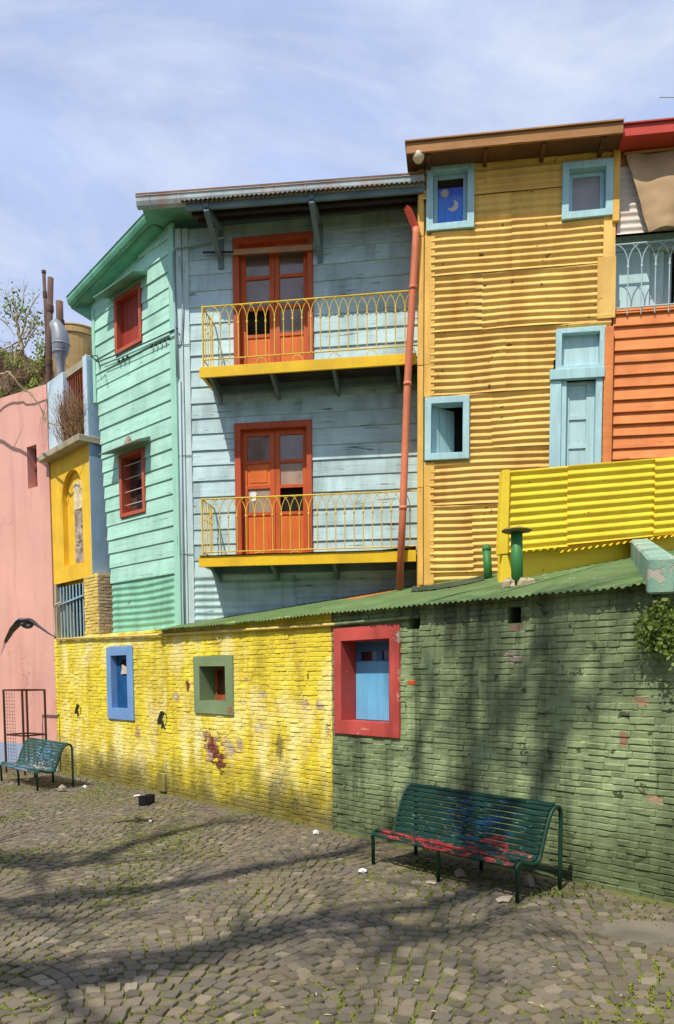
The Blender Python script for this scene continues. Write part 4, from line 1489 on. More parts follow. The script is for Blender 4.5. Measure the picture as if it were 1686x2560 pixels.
dA = FY.quad([(1389, 827), (1516, 820), (1388, 929), (1510, 925)])
dB = FY.quad([(1373, 934), (1506, 928), (1373, 1230), (1500, 1230)])
ydoor_bot = dB[2]
inset = lambda r, e: (r[0] + e, r[1] - e, r[2] + e, r[3] - e)
yholes = [inset(w, 0.05) for w in (w1, w2, w3)] + [inset(dA, 0.05), (dB[0] + 0.05, dB[1] - 0.03, dB[2] + 0.02, dB[3] + 0.2)]
tin_wall(tin, M_MUST, 0.2, yr_, ybase, ytop - 0.55, 0.107, 0.034, -0.005, yholes, row=0.95, wid=1.5, slope=0.0)
tin_wall(tin, M_MUST, 0.05, yr_, ytop - 0.55, ytop + 0.25, 0.107, 0.04, -0.008, yholes, row=0.4, wid=1.1)
plate(MB(), 0.0, yr_, 0, ytop + 0.3, yholes, 0.012, 0.05).build('wall_backing', M_MUSTW, tin)
MB().box(0.0, yr_, 0.5, 5.0, 0, ytop).build('wall_core', M_COREWALL, tin)
# side return towards the balconies
plate(MB(), 0, 1, 0, 1, [], 0, 1) if False else None
MB().box(-0.012, -0.002, -0.02, 0.9, 0, ytop + 0.2).build('side_wall', M_MUSTW, tin)
for (z0, z1) in ((2.95, 3.55), (3.56, 5.1), (5.11, 7.0), (7.01, w1[2] - 0.06)):
    MB().box(0.0, 0.085, -0.05, -0.004, z0, z1).build('corner_strip', M_MUSTW, tin, bevel=0.006, jit=0.004)
    if z0 > 5.5 and z1 < 6 or not (z0 < (w3[2] + w3[3]) / 2 < z1):
        MB().box(0.095, 0.26, -0.042, -0.004, z0 + 0.01, z1 + 0.02).build('corner_board', M_MUSTW, tin, bevel=0.006, jit=0.004)
    else:
        MB().box(0.095, 0.26, -0.042, -0.004, z0 + 0.01, w3[2] - 0.02).build('corner_board', M_MUSTW, tin, bevel=0.006, jit=0.004)
        MB().box(0.095, 0.26, -0.042, -0.004, w3[3] + 0.02, z1 + 0.02).build('corner_board', M_MUSTW, tin, bevel=0.006, jit=0.004)
MB().box(0.0, 0.085, -0.05, -0.004, w1[2] - 0.05, ytop).build('corner_strip', M_MUSTW, tin, bevel=0.006)
rb1, rb2 = FY.box(1509, 552, 1537, 645), FY.box(1494, 648, 1537, 796)
MB().box(rb1[0], rb1[1], -0.045, -0.034, rb1[2], rb1[3] + 0.1).build('patch_sheet', M_MUST, tin, jit=0.006)
MB().box(rb2[0], rb2[1], -0.058, -0.046, rb2[2], rb2[3]).build('patch_sheet', M_MUST, tin, jit=0.008)
rb3 = FY.box(1533, 345, 1546, 560)
MB().box(rb3[0], rb3[1], -0.09, -0.01, rb3[2], rb3[3]).build('corner_post', M_MUSTW, tin, bevel=0.006)


def tin_window(rect, kind, label=None):
    x0, x1, z0, z1 = rect
    fw = 0.105
    o_ = (x0, x1, z0, z1)
    i_ = (x0 + fw, x1 - fw, z0 + fw, z1 - fw)
    w = MB().ring(o_, i_, -0.085, 0.16).build('window', M_WFR, tin, bevel=0.006, jit=0.003)
    e = 0.003
    j_ = (i_[0] + e, i_[1] - e, i_[2] + e, i_[3] - e)
    k_ = (j_[0] + 0.06, j_[1] - 0.06, j_[2] + 0.06, j_[3] - 0.06)
    if kind == 'open':
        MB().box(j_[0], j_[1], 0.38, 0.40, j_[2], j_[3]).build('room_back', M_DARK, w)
        xm = j_[0] + (j_[1] - j_[0]) * 0.74
        n = 3
        for q in range(n):
            a = Vector((j_[0] + 0.005, 0.05, 0)).lerp(Vector((xm, 0.34, 0)), q / n)
            b = Vector((j_[0] + 0.005, 0.05, 0)).lerp(Vector((xm, 0.34, 0)), (q + 1) / n - 0.01)
            MB().hexa([(a.x, a.y, j_[2]), (b.x, b.y, j_[2]), (b.x, b.y + 0.03, j_[2]), (a.x, a.y + 0.03, j_[2]),
                       (a.x, a.y, j_[3]), (b.x, b.y, j_[3]), (b.x, b.y + 0.03, j_[3]), (a.x, a.y + 0.03, j_[3])]).build('shutter_plank', M_WFR, w)
    else:
        MB().ring(j_, k_, 0.04, 0.09).build('sash', M_WFR, w, bevel=0.004)
        if kind == 'moon':
            mk = k_
            cur = (mk[0], mk[1], mk[2], mk[3] - 0.12)
            MB().box(mk[0], mk[1], 0.062, 0.067, mk[3] - 0.118, mk[3]).build('pane', M_DKGLASS, w)
            MB().box(cur[0], cur[1], 0.068, 0.075, cur[2], cur[3]).build('curtain', m_moon_cloth(), w)
            cx, cz, r_ = mk[0] + (mk[1] - mk[0]) * 0.60, mk[2] + (mk[3] - mk[2]) * 0.40, 0.085
            pts = [(cx + r_ * math.cos(t), cz + r_ * math.sin(t)) for t in [rad(-140 + 190 * i / 12) for i in range(13)]]
            pts += [(cx - 0.045 + r_ * 0.82 * math.cos(t), cz + 0.035 + r_ * 0.82 * math.sin(t)) for t in [rad(42 - 170 * i / 10) for i in range(11)]]
            MB().prism(pts, 0.063, 0.067).build('moon_print', paint('cream_print', (222, 206, 196), bump=0), w)
            cx, cz = mk[0] + (mk[1] - mk[0]) * 0.28, mk[2] + (mk[3] - mk[2]) * 0.70
            pts = [(cx + (0.075 if i % 2 else 0.052) * math.cos(t), cz + (0.075 if i % 2 else 0.052) * math.sin(t)) for i, t in enumerate([2 * PI * k / 20 for k in range(20)])]
            MB().prism(pts, 0.063, 0.067).build('sun_print', paint('gold_print', (190, 180, 170), bump=0), w)
        else:
            MB().box(k_[0], k_[1], 0.066, 0.072, k_[2], k_[3]).build('pane', glass('grey_pane', (150, 146, 146), 0.12, 0.7), w)
    return w


def m_moon_cloth():
    k = NT('blue_moon_curtain')
    v = k.vec('Object')
    z = k.n('SeparateXYZ', {0: k.n('TexCoord').outputs['Object']}).outputs['Z']
    zb = (w1[2] + w1[3]) / 2
    c = k.mix(k.rng(z, zb - 0.1, zb + 0.2), lin((20, 118, 226)), lin((80, 110, 224)))
    n = k.noise(k.vec('Object', (9, 9, 1)), 1.6, 3)
    c = k.mix(k.rng(n, 0.35, 0.7, 0, 0.5), c, lin((14, 60, 150)))
    k.t.links.new(c, k.b.inputs['Base Color'])
    k.b.inputs['Roughness'].default_value = 0.5
    k.b.inputs['Coat Weight'].default_value = 0.6
    k.b.inputs['Coat Roughness'].default_value = 0.04
    return k.m


tin_window(w1, 'moon')
tin_window(w2, 'glass')
tin_window(w3, 'open')
# narrow door with transom
td = MB().ring(dA, (dA[0] + 0.09, dA[1] - 0.09, dA[2] + 0.06, dA[3] - 0.08), -0.085, 0.12).build('door', M_WFR, tin, bevel=0.006, jit=0.003)
M_WPAN = paint('pale_door_panel', (182, 214, 216), var=0.07, rough=0.6, grain=(12, 12, 1.2), chip=((96, 104, 70), 0.06, 5), bump=0.2)
MB().box(dA[0] + 0.092, dA[1] - 0.092, 0.03, 0.06, dA[2] + 0.062, dA[3] - 0.082).build('transom_panel', M_WPAN, td)
MB().box(dB[0] - 0.01, dB[1] + 0.02, -0.12, -0.02, dB[3] - 0.13, dB[3] + 0.02).build('lintel', M_WFR, td, bevel=0.006, jit=0.003)
MB().box(dB[0], dB[0] + 0.17, -0.08, 0.0, dB[2], dB[3] - 0.132).build('jamb', M_WFR, td, bevel=0.006)
MB().box(dB[0] + 0.175, dB[0] + 0.25, -0.06, 0.1, dB[2], dB[3] - 0.132).build('jamb', M_WFR, td, bevel=0.006)
MB().box(dB[1] - 0.1, dB[1], -0.08, 0.1, dB[2], dB[3] - 0.132).build('jamb', M_WFR, td, bevel=0.006)
lx0, lx1 = dB[0] + 0.252, dB[1] - 0.102
zz = [dB[2], dB[2] + 0.55 * 1.0]
hgt = (dB[3] - 0.132 - dB[2])
cells = [(0.0, 0.40), (0.43, 0.66), (0.69, 0.97)]
plate(MB(), lx0, lx1, dB[2], dB[3] - 0.135, [(lx0 + 0.05, lx1 - 0.12, dB[2] + hgt * (a + 0.004), dB[2] + hgt * b) for a, b in cells], 0.03, 0.07).build('leaf', M_WPAN, td)
for a, b in cells:
    MB().box(lx0 + 0.052, lx1 - 0.122, 0.05, 0.065, dB[2] + hgt * (a + 0.005), dB[2] + hgt * b - 0.002).build('panel', M_WPAN, td)
ob = FY.quad([(1511, 826), (1530, 823), (1500, 1200), (1518, 1200)])
ob = (FY.px(1508, 1000)[0], FY.px(1524, 1000)[0], ob[2], ob[3])
M_ORANGE = paint('orange_board', (232, 142, 78), per=0.16, streak=((180, 92, 48), 0.5), var=0.12, rough=0.6, grain=(1.2, 14, 14), chip=((176, 84, 50), 0.42, 5), bump=0.3)
MB().box(dB[1] + 0.012, yr_ + 0.03, -0.09, 0.0, dB[2], dA[3] - 0.02).build('orange_board', M_ORANGE, tin, bevel=0.005)

# roof of the tin house: brown fascia turning red, soffit, rafters
ra, rb_, rc = FY.px(1016, 357, 0.5), FY.px(1560, 303.5, 0.5), FY.px(1686, 291, 0.5)
rz = lambda s: ra[1] + (rc[1] - ra[1]) * (s - ra[0]) / (rc[0] - ra[0])
fh = 0.155
M_REDF = paint('red_fascia', (196, 70, 56), var=0.12, rough=0.55, grain=(1.2, 14, 14), bump=0.2)
s_end = rc[0] + 2.5
def fascia(a, b, name, mat, par):
    return MB().hexa([(a, -0.5, rz(a) - fh), (b, -0.5, rz(b) - fh), (b, -0.465, rz(b) - fh), (a, -0.465, rz(a) - fh),
                      (a, -0.5, rz(a)), (b, -0.5, rz(b)), (b, -0.465, rz(b)), (a, -0.465, rz(a))]).build(name, mat, par, bevel=0.005)
M_DKBROWN = paint('dark_brown_planks', (104, 72, 46), var=0.2, rough=0.8, grain=(1.2, 14, 14), bump=0.3)
fascia(ra[0], rb_[0], 'fascia', M_BROWNW, tin)
def slab(a, b, y0, y1, up0, up1, name, mat, par):
    return MB().hexa([(a, y0, rz(a) + up0), (b, y0, rz(b) + up0), (b, y1, rz(b) + up0 + 0.06 * (y1 - y0)), (a, y1, rz(a) + up0 + 0.06 * (y1 - y0)),
                      (a, y0, rz(a) + up1), (b, y0, rz(b) + up1), (b, y1, rz(b) + up1 + 0.06 * (y1 - y0)), (a, y1, rz(a) + up1 + 0.06 * (y1 - y0))]).build(name, mat, par)
slab(ra[0] - 0.02, rb_[0] + 0.001, -0.53, 4.8, 0.002, 0.022, 'roof_sheet', M_BROWNW, tin)
slab(ra[0], rb_[0], -0.46, 0.0, -0.14, -0.12, 'soffit', M_DKBROWN, tin)
s = ra[0] + 0.3
while s < rb_[0]:
    MB().box(s, s + 0.06, -0.44, -0.02, rz(s) - 0.165, rz(s) - 0.142).build('rafter', M_DKBROWN, tin)
    s += 0.85
lp = FY.px(1047, 388, 0.42)
lampo = root('bulb_lamp', FY.w(lp[0], 0.42, lp[1]), 'round white glass lamp under the left roof corner of the mustard house', 'lamp', -PHI_F)
MB().lathe([(0.0, -0.11), (0.05, -0.1), (0.085, -0.05), (0.09, 0.0), (0.07, 0.05), (0.045, 0.07), (0.0, 0.072)], 14).build('globe', paint('milk_glass', (226, 210, 176), rough=0.2, bump=0), lampo, smooth=True)
MB().lathe([(0.0, 0.073), (0.06, 0.075), (0.06, 0.12), (0.03, 0.16), (0.0, 0.161)], 12).build('holder', M_BROWNW, lampo)
MB().tube([(0, 0, 0.15), (0.02, 0.1, 0.2), (0.04, 0.36, 0.21)], 0.012, 6).build('arm', M_BROWNW, lampo)

# ------------------------------------------------------------------ orange house at the right edge
FO = Frame(FY.o - FY.n * 0.04 + FY.u * yr_, PHI_F)
oh = frame_root('orange_house', FO, 'house with orange clapboards below and white tin above, at the right edge', 'house')
so = FO.px(1686, 800)[0] + 2.4
z_or = FO.px(1600, 772)[1]
z_rt, z_rb = FO.px(1610, 585, 0.3)[1], FO.px(1610, 748, 0.3)[1]
x_in = FO.px(1541, 700)[0]
clapboards(oh, M_ORANGE, 0.03, so, 2.9, z_or, 0.182, proud=0.045, joint=2.8)
MB().box(0.0, so, 0.005, 0.1, 0, z_or).build('wall_backing', M_ORANGE, oh)
MB().box(0.0, so, 1.0, 5.0, 0, rz(yr_) - 0.2).build('wall_core', M_COREWALL, oh)
M_WTIN = paint('white_tin', (222, 210, 196), var=0.08, rough=0.6, chip=((170, 120, 90), 0.2, 6), streak=((200, 170, 150), 0.4), bump=0.2)
M_SHB = paint('pale_blue_shutter', (190, 222, 222), var=0.07, rough=0.6, grain=(12, 12, 1.2), chip=((140, 150, 140), 0.2, 5), bump=0.2)
zt_ = rz(yr_) - 0.3
ztin0 = FO.px(1590, 588)[1]
tin_wall(oh, M_WTIN, 0.06, 0.95, ztin0, zt_, 0.112, 0.02, -0.015, row=3, wid=2)
MB().box(0.0, 0.055, -0.06, 0.0, ztin0, zt_ + 0.2).build('red_post', M_REDF, oh, bevel=0.005)
MB().box(0.06, so, -0.05, 0.0, zt_, zt_ + 0.25).build('beam', M_BROWNW, oh, bevel=0.006)
fo_s = lambda s_: s_ - yr_
MB().hexa([(fo_s(rb_[0]) + 0.003, -0.46, rz(rb_[0]) - fh), (so, -0.46, rz(so + yr_) - fh), (so, -0.425, rz(so + yr_) - fh), (fo_s(rb_[0]) + 0.003, -0.425, rz(rb_[0]) - fh),
           (fo_s(rb_[0]) + 0.003, -0.46, rz(rb_[0])), (so, -0.46, rz(so + yr_)), (so, -0.425, rz(so + yr_)), (fo_s(rb_[0]) + 0.003, -0.425, rz(rb_[0]))]).build('fascia', M_REDF, oh, bevel=0.005)
MB().hexa([(fo_s(rb_[0]) + 0.004, -0.49, rz(rb_[0]) + 0.002), (so, -0.49, rz(so + yr_) + 0.002), (so, 4.6, rz(so + yr_) + 0.3), (fo_s(rb_[0]) + 0.004, 4.6, rz(rb_[0]) + 0.3),
           (fo_s(rb_[0]) + 0.004, -0.49, rz(rb_[0]) + 0.022), (so, -0.49, rz(so + yr_) + 0.022), (so, 4.6, rz(so + yr_) + 0.32), (fo_s(rb_[0]) + 0.004, 4.6, rz(rb_[0]) + 0.32)]).build('roof_sheet', M_REDF, oh)
MB().hexa([(fo_s(rb_[0]) + 0.004, -0.42, rz(rb_[0]) - 0.14), (so, -0.42, rz(so + yr_) - 0.14), (so, -0.001, rz(so + yr_) - 0.14), (fo_s(rb_[0]) + 0.004, -0.001, rz(rb_[0]) - 0.14),
           (fo_s(rb_[0]) + 0.004, -0.42, rz(rb_[0]) - 0.12), (so, -0.42, rz(so + yr_) - 0.12), (so, -0.001, rz(so + yr_) - 0.12), (fo_s(rb_[0]) + 0.004, -0.001, rz(rb_[0]) - 0.12)]).build('soffit', M_REDF, oh)
# loggia behind the railing
MB().box(0.0, so, 0.0, 1.0, z_or - 0.06, z_or - 0.002).build('loggia_floor', M_ORANGE, oh)
MB().box(-0.05, 0.0, 0.03, 1.0, z_or, zt_).build('loggia_side', M_SHB, oh)
xs = [0.03, 0.62, 0.84, 0.98, 1.14, 1.40, 1.75, 2.2, 2.8, so]
for k in range(len(xs) - 1):
    MB().box(xs[k] + 0.006, xs[k + 1] - 0.006, 0.22 + 0.07 * (k % 3), 0.26 + 0.07 * (k % 3), z_or, ztin0 - 0.12).build('shutter_plank', M_SHB, oh, bevel=0.006)
MB().box(0.0, so, 0.2, 0.4, ztin0 - 0.115, ztin0 + 0.1).build('loggia_head', M_WFR, oh)
MB().box(0.95, so, 0.05, 0.1, ztin0, zt_).build('upper_backing', M_WTIN, oh)
M_BIRON = paint('grey_blue_iron', (176, 196, 200), var=0.15, rough=0.5, bump=0.05)
yr0 = -0.06
rl = MB().tube([(0.0, yr0, z_rt), (so, yr0, z_rt + 0.02)], 0.013, 8).build('railing', M_BIRON, oh, label='grey blue wrought iron railing with pointed arches')
MB().tube([(0.0, yr0, z_rb), (so, yr0, z_rb + 0.02)], 0.012, 8).build('bottom_rail', M_BIRON, rl)
MB().tube([(0.03, yr0, z_rb), (0.03, yr0, z_rt)], 0.018, 8).build('post', M_BIRON, rl)
sp = 0.2
cz = z_rt - (z_rt - z_rb) * 0.36
mb = MB()
mb.tube([(0, 0, z_rb - 0.1), (0, 0, cz)], 0.009, 6)
mb.tube([(0, 0, cz - 0.03), (0, 0, cz - 0.015), (0, 0, cz + 0.015), (0, 0, cz + 0.03)], [0.009, 0.017, 0.017, 0.008], 6)
for sg in (-1, 1):
    mb.tube([(sg * sp * (1 - math.cos(t * PI / 12)), 0, cz + (z_rt - cz) * math.sin(t * PI / 12) ** 0.9) for t in range(7)], 0.007, 5)
bm_ = mb.mesh('baluster')
bm_.materials.append(M_BIRON)
for k in range(int((so - 0.2) / sp)):
    o = bpy.data.objects.new('baluster', bm_)
    col.objects.link(o)
    o.parent = rl
    o.location = (0.03 + sp * (k + 1), yr0, 0)
# canvas hanging from the beam
M_CANVAS = paint('tan_canvas', (176, 148, 112), var=0.12, rough=0.9, bump=0.3, fine=90)
cv = frame_root('canvas_awning', FO, 'tan canvas sheet gathered and hanging over the loggia at the right edge', 'canvas')
tl, bl_ = FO.px(1566, 386, 0.12), FO.px(1622, 578, 0.2)
def fn(i, j):
    u, v = i / 30, j / 22
    xl = tl[0] + (bl_[0] - tl[0]) * v ** 1.15
    x = xl + (so - xl) * u ** 1.25
    z = tl[1] + (bl_[1] - tl[1]) * v + 0.10 * u * v
    y = -0.10 - 0.13 * math.sin(v * PI * 0.55) - 0.035 * math.sin(u * 23 + v * 5) * (0.3 + v) - 0.03 * nz(u * 9, v * 6) - (0.08 * math.sin((v - .8) * 25) * nz(u * 12, 3, v * 2) if v > 0.8 else 0)
    return (x, y, z + 0.03 * nz(u * 14, v * 9, 2) * v)
MB().grid(fn, 30, 22).build('sheet', M_CANVAS, cv, smooth=True)
MB().tube([(tl[0] - 0.03, -0.11, tl[1] + 0.02), (so, -0.11, tl[1] + 0.04)], 0.02, 8).build('pole', M_BROWNW, cv)
# aerial tip above the roof
ap = at_depth(1668, 243, 16.0)
an = root('aerial', (ap.x + 0.6, ap.y, rz(so) - 0.2), 'thin grey television aerial above the red roof edge', 'aerial')
hz_ = ap.z - (rz(so) - 0.2)
MB().tube([(0, 0, 0), (0, 0, hz_ + 0.2)], 0.015, 6).build('mast', M_BIRON, an)
MB().tube([(-0.75, 0, hz_), (0.5, 0, hz_ - 0.01)], 0.01, 6).build('boom', M_BIRON, an)

# ------------------------------------------------------------------ yellow tin parapet on the lean-to roof
Pa, Pb = roof_hit(1262, 1456), roof_hit(1600, 1392)
dv = (Pb - Pa)
FE = Frame(Pa, math.atan2(-dv.y, dv.x))
print('fence phi', math.degrees(FE.phi), Pa, Pb)
M_YTIN = paint('bright_yellow_tin', (250, 210, 54), var=0.08, rough=0.5, streak=((222, 178, 30), 0.5), chip=((150, 124, 50), 0.38, 7), bump=0.2)
fe = frame_root('tin_parapet', FE, 'bright yellow corrugated tin parapet standing on the green roof', 'fence')
e0, e1, e2 = FE.px(1266, 1200, 0.05)[0], FE.px(1421, 1250, 0.05)[0], FE.px(1636, 1250, 0.05)[0]
tb = FE.px(1300, 1379, 0.05)[1]
tt0, tt1 = FE.px(1250, 1180, 0.05), FE.px(1686, 1143, 0.05)
sl = (tt1[1] - tt0[1]) / (tt1[0] - tt0[0])
e3 = tt1[0] + 2.0
bs = (FE.px(1566, 1370, 0.05)[1] - tb) / (FE.px(1566, 1370, 0.05)[0] - e0)
for k, (a, b) in enumerate(((e0, e1), (e1, e2), (e2, e3))):
    h0 = tb + sl * (a - e0) - 0.02 * (k == 0)
    h1 = tt0[1] + sl * (a - tt0[0])
    corrugated(MB(), a - 0.02 * (k > 0), b, h0, h1, 0.106, 0.026, -0.05 - 0.006 * k, 0.0, (), 0.008, sl, 3.0 * k, wave=0.06).build('corrugated_sheet', M_YTIN, fe, smooth=True)
MB().hexa([(FE.px(1242, 1280)[0], -0.11, tb - 0.05), (e0 + 0.01, -0.11, tb - 0.04), (e0 + 0.01, 0.02, tb - 0.04), (FE.px(1242, 1280)[0], 0.02, tb - 0.05),
           (FE.px(1250, 1180)[0], -0.11, tt0[1] + 0.01), (e0 + 0.03, -0.11, tt0[1] + 0.02), (e0 + 0.03, 0.02, tt0[1] + 0.02), (FE.px(1250, 1180)[0], 0.02, tt0[1] + 0.01)]).build('end_post', M_YTIN, fe, bevel=0.004)
fx0, fx1 = FE.px(1246, 1450)[0], FE.px(1278, 1450)[0]
zr = roof_z(FE.w(fx0, 0, 0))
MB().hexa([(fx0, -0.1, zr - 0.05), (fx1 + 0.02, -0.1, zr - 0.05), (fx1 + 0.02, 0.0, zr - 0.05), (fx0, 0.0, zr - 0.05),
           (fx0 + 0.02, -0.1, tb - 0.055), (fx1 - 0.09, -0.1, tb - 0.055), (fx1 - 0.09, 0.0, tb - 0.055), (fx0 + 0.02, 0.0, tb - 0.055)]).build('foot_post', M_YTIN, fe, bevel=0.004)
# wall under the sheets
MB().box(fx0 + 0.1, e3, 0.06, 0.3, 2.9, tb + 0.3).build('base_wall', M_YTIN, fe)
# second, wavy sheet edge hanging lower
def fn2(i, j, x0=e0 + 0.05, x1=e2 + 0.4):
    s = x0 + (x1 - x0) * i / 220
    zb = tb - 0.03 + (sl * 1.0) * (s - e0) + (-0.05 if s > e1 - 0.15 else 0.0) * (1 - (s - e1) / 1.3)
    return (s, -0.10 + 0.12 * j, zb + 0.014 * math.cos(2 * PI * s / 0.1) + 0.02 * j)
MB().grid(fn2, 220, 1).build('bottom_flashing', M_YTIN, fe, smooth=True)

# green vent pipes
M_GPIPE = paint('green_pipe', (58, 124, 66), var=0.12, rough=0.5, chip=((90, 110, 70), 0.2, 8), bump=0.15)
for (xt, yt, xb_, yb_, r_, cap, lab) in ((1217, 1372, 1222, 1449, 0.062, 0, 'short green vent pipe with slanted end on the green roof'),
                                        (1292, 1330, 1294, 1466, 0.07, 1, 'green vent pipe with flat rusty cap on the green roof')):
    B = roof_hit(xb_, yb_)
    T = at_depth(xt, yt, B.y)
    t = root('vent_pipe', B, lab, 'pipe')
    d_ = T - B
    MB().tube([Vector((0, 0, -0.08)), d_], r_, 14).build('tube', M_GPIPE, t, smooth=True)
    if cap:
        MB().lathe([(0.0, -0.02), (0.17, -0.012), (0.18, 0.0), (0.16, 0.02), (0.0, 0.035)], 16, d_ + Vector((0, 0, 0.015))).build('cap', paint('rusty_cap', (128, 110, 64), chip=((96, 70, 50), 0.4, 8)), t, jit=0.004)
        for k in range(4):
            an_ = k * 1.7
            MB().lathe([(0.0, -0.05), (0.09, -0.04), (0.08, 0.03), (0.03, 0.06), (0.0, 0.06)], 7, (0.13 * math.cos(an_), 0.09 * math.sin(an_) - 0.06, 0.02)).build('mortar_lump', paint('mortar', (176, 164, 132), bump=0.6), t, jit=0.015)
    else:
        MB().lathe([(r_ * 1.12, -0.02), (r_ * 1.14, 0.01), (r_ * 0.6, 0.06), (0.0, 0.075)], 14, d_).build('cap', M_GPIPE, t)
# mint concrete coping that runs down the roof
cb = roof_hit(1598, 1392)
cf = roof_hit(1655, 1462)
cp = root('coping_block', cf, 'mint green concrete coping running down the right end of the green roof', 'coping')
dir_ = (cb - cf)
side = Vector((dir_.y, -dir_.x, 0)).normalized() * 0.115
ends = [Vector((0, 0, 0)), dir_]
V = []
for e_ in ends:
    V += [e_ - side + Vector((0, 0, -0.08)), e_ + side + Vector((0, 0, -0.08)), e_ + side + Vector((0, 0, 0.24)), e_ - side + Vector((0, 0, 0.24))]
MB().add(V, [(0, 1, 2, 3), (7, 6, 5, 4), (0, 4, 5, 1), (1, 5, 6, 2), (2, 6, 7, 3), (3, 7, 4, 0)]).build('coping', paint('mint_concrete', (136, 172, 150), var=0.2, rough=0.85, chip=((176, 170, 154), 0.75, 4.0), bump=0.5), cp, bevel=0.02, jit=0.008)
# green wall stub right of the coping
w0 = cb + Vector((0.35, 0.2, 0))

# ------------------------------------------------------------------ narrow yellow tower with niche
FT = Frame(FB.o - FB.n * 0.03, PHI_B)
M_TOWER = paint('ochre_plaster', (240, 194, 54), var=0.1, rough=0.75, bump=0.35, chip=((180, 150, 90), 0.34, 5), streak=((206, 156, 40), 0.5))
M_TSHADE = paint('shaded_blue_plaster', (164, 198, 222), var=0.1, rough=0.7, bump=0.3, chip=((206, 212, 214), 0.45, 4), streak=((130, 160, 190), 0.5))  # darker blue paints in the shade on the tower's side face
M_TLIT = paint('sunlit_blue_plaster', (192, 212, 224), var=0.1, rough=0.7, bump=0.3, chip=((226, 196, 188), 0.42, 3))  # lighter blue paints in the sunlight on the pillar fronts
M_CONC = paint('weathered_concrete', (178, 168, 144), var=0.15, rough=0.85, bump=0.5, streak=((120, 110, 84), 0.5))
tw = frame_root('tower_house', FT, 'narrow ochre yellow house with arched niche, between pink wall and mint house', 'house')
tx0, tx1 = s_left + 0.01, FT.px(226, 1250)[0]
tz0 = FT.px(180, 1452)[1]
tz1 = FT.px(180, 1118)[1]
th_ = 0.5
nx0, nx1 = FT.px(158, 1300)[0], FT.px(207, 1300)[0]
nz0, nz1 = FT.px(180, 1412)[1], FT.px(183, 1172)[1]
# front plate with an arched opening
nr_ = (nx1 - nx0) / 2
ncx = (nx0 + nx1) / 2
arc = [(ncx + nr_ * math.cos(t), nz1 - nr_ + nr_ * math.sin(t)) for t in [PI * i / 16 for i in range(17)]]
inner = [(nx0, nz0), (nx1, nz0)] + arc                      # counter-clockwise
inner = [(nx1, nz0)] + arc + [(nx0, nz0)]
def ray_out(p):
    """matching point on the outer rectangle"""
    cx, cz = ncx, (nz0 + nz1 - nr_) / 2
    dx, dz = p[0] - cx, p[1] - cz
    ts = []
    if dx > 1e-6: ts.append((tx1 - cx) / dx)
    if dx < -1e-6: ts.append((tx0 - cx) / dx)
    if dz > 1e-6: ts.append((tz1 - cz) / dz)
    if dz < -1e-6: ts.append((tz0 - cz) / dz)
    t = min(ts)
    return (cx + dx * t, cz + dz * t)
ring_in = inner
outer = [ray_out(p) for p in ring_in]
# make sure the rectangle's corners are part of the outline
def snap(pts):
    cs = [(tx0, tz0), (tx1, tz0), (tx1, tz1), (tx0, tz1)]
    for c in cs:
        i = min(range(len(pts)), key=lambda k: (pts[k][0] - c[0]) ** 2 + (pts[k][1] - c[1]) ** 2)
        pts[i] = c
    return pts
outer = snap(outer)
n = len(ring_in)
V = [(x, 0.0, z) for x, z in outer] + [(x, 0.0, z) for x, z in ring_in] + [(x, 0.11, z) for x, z in ring_in]
Fc = [(i, (i + 1) % n, (i + 1) % n + n, i + n) for i in range(n)] + [(i + n, (i + 1) % n + n, (i + 1) % n + 2 * n, i + 2 * n) for i in range(n)]
Fc.append(tuple(range(2 * n, 3 * n)))
MB().add(V, Fc).build('wall', M_TOWER, tw)
MB().box(tx0, tx1 - 0.002, 0.225, 3.0, tz0, tz1 - 0.02).build('wall_core', M_TOWER, tw)
MB().box(tx1, tx1 + 0.012, 0.0, 3.0, tz0 + 0.05, FT.px(235, 884)[1]).build('blue_side', M_TSHADE, tw)
M_PIC = paint('faded_picture', (176, 158, 140), var=0.5, rough=0.6, nscale=9, chip=((70, 62, 70), 0.55, 7), bump=0)
M_PIC2 = paint('cream_picture', (232, 214, 170), var=0.2, rough=0.6, nscale=12, chip=((120, 130, 170), 0.35, 9), bump=0)
px0, px1 = ncx - 0.10, nx1 - 0.04
hz3 = (nz1 - nz0 - 0.2)
for k, (a, b, m_) in enumerate(((0.02, 0.26, M_PIC), (0.27, 0.64, M_PIC), (0.65, 0.97, M_PIC2))):
    MB().box(px0 + 0.012 * (k % 2), min(px1, nx1 - 0.006), 0.085, 0.108, nz0 + hz3 * a, nz0 + hz3 * b).build('picture_tile', m_, tw, bevel=0.003)
# ledge and terrace
lz = FT.px(180, 1105, 0.2)[1]
MB().box(s_left - 0.05, tx1 + 0.06, -0.24, 0.6, lz - 0.06, lz + 0.07).build('ledge', M_CONC, tw, bevel=0.012, jit=0.008)
p_r0, p_r1, p_rt = FT.px(210, 1000)[0], FT.px(226, 1000)[0], FT.px(218, 884)[1]
MB().box(p_r0, tx1 - 0.002, -0.012, 0.5, lz + 0.07, p_rt).build('pillar', M_TLIT, tw, bevel=0.01)
p_l1, p_lt = FT.px(160, 1000)[0], FT.px(150, 935)[1]
MB().box(s_left, p_l1, -0.012, 0.3, lz + 0.07, p_lt).build('pillar', M_TLIT, tw, bevel=0.01)
M_RUSTI = paint('rust_iron', (176, 84, 48), var=0.2, rough=0.7, bump=0.1)
gz0, gz1 = lz + 0.08, FT.px(190, 925)[1]
gt = MB().bar((p_l1 + 0.01, 0.1, gz1), (p_r0 - 0.01, 0.1, gz1), 0.03, 0.03).build('terrace_grille', M_RUSTI, tw)
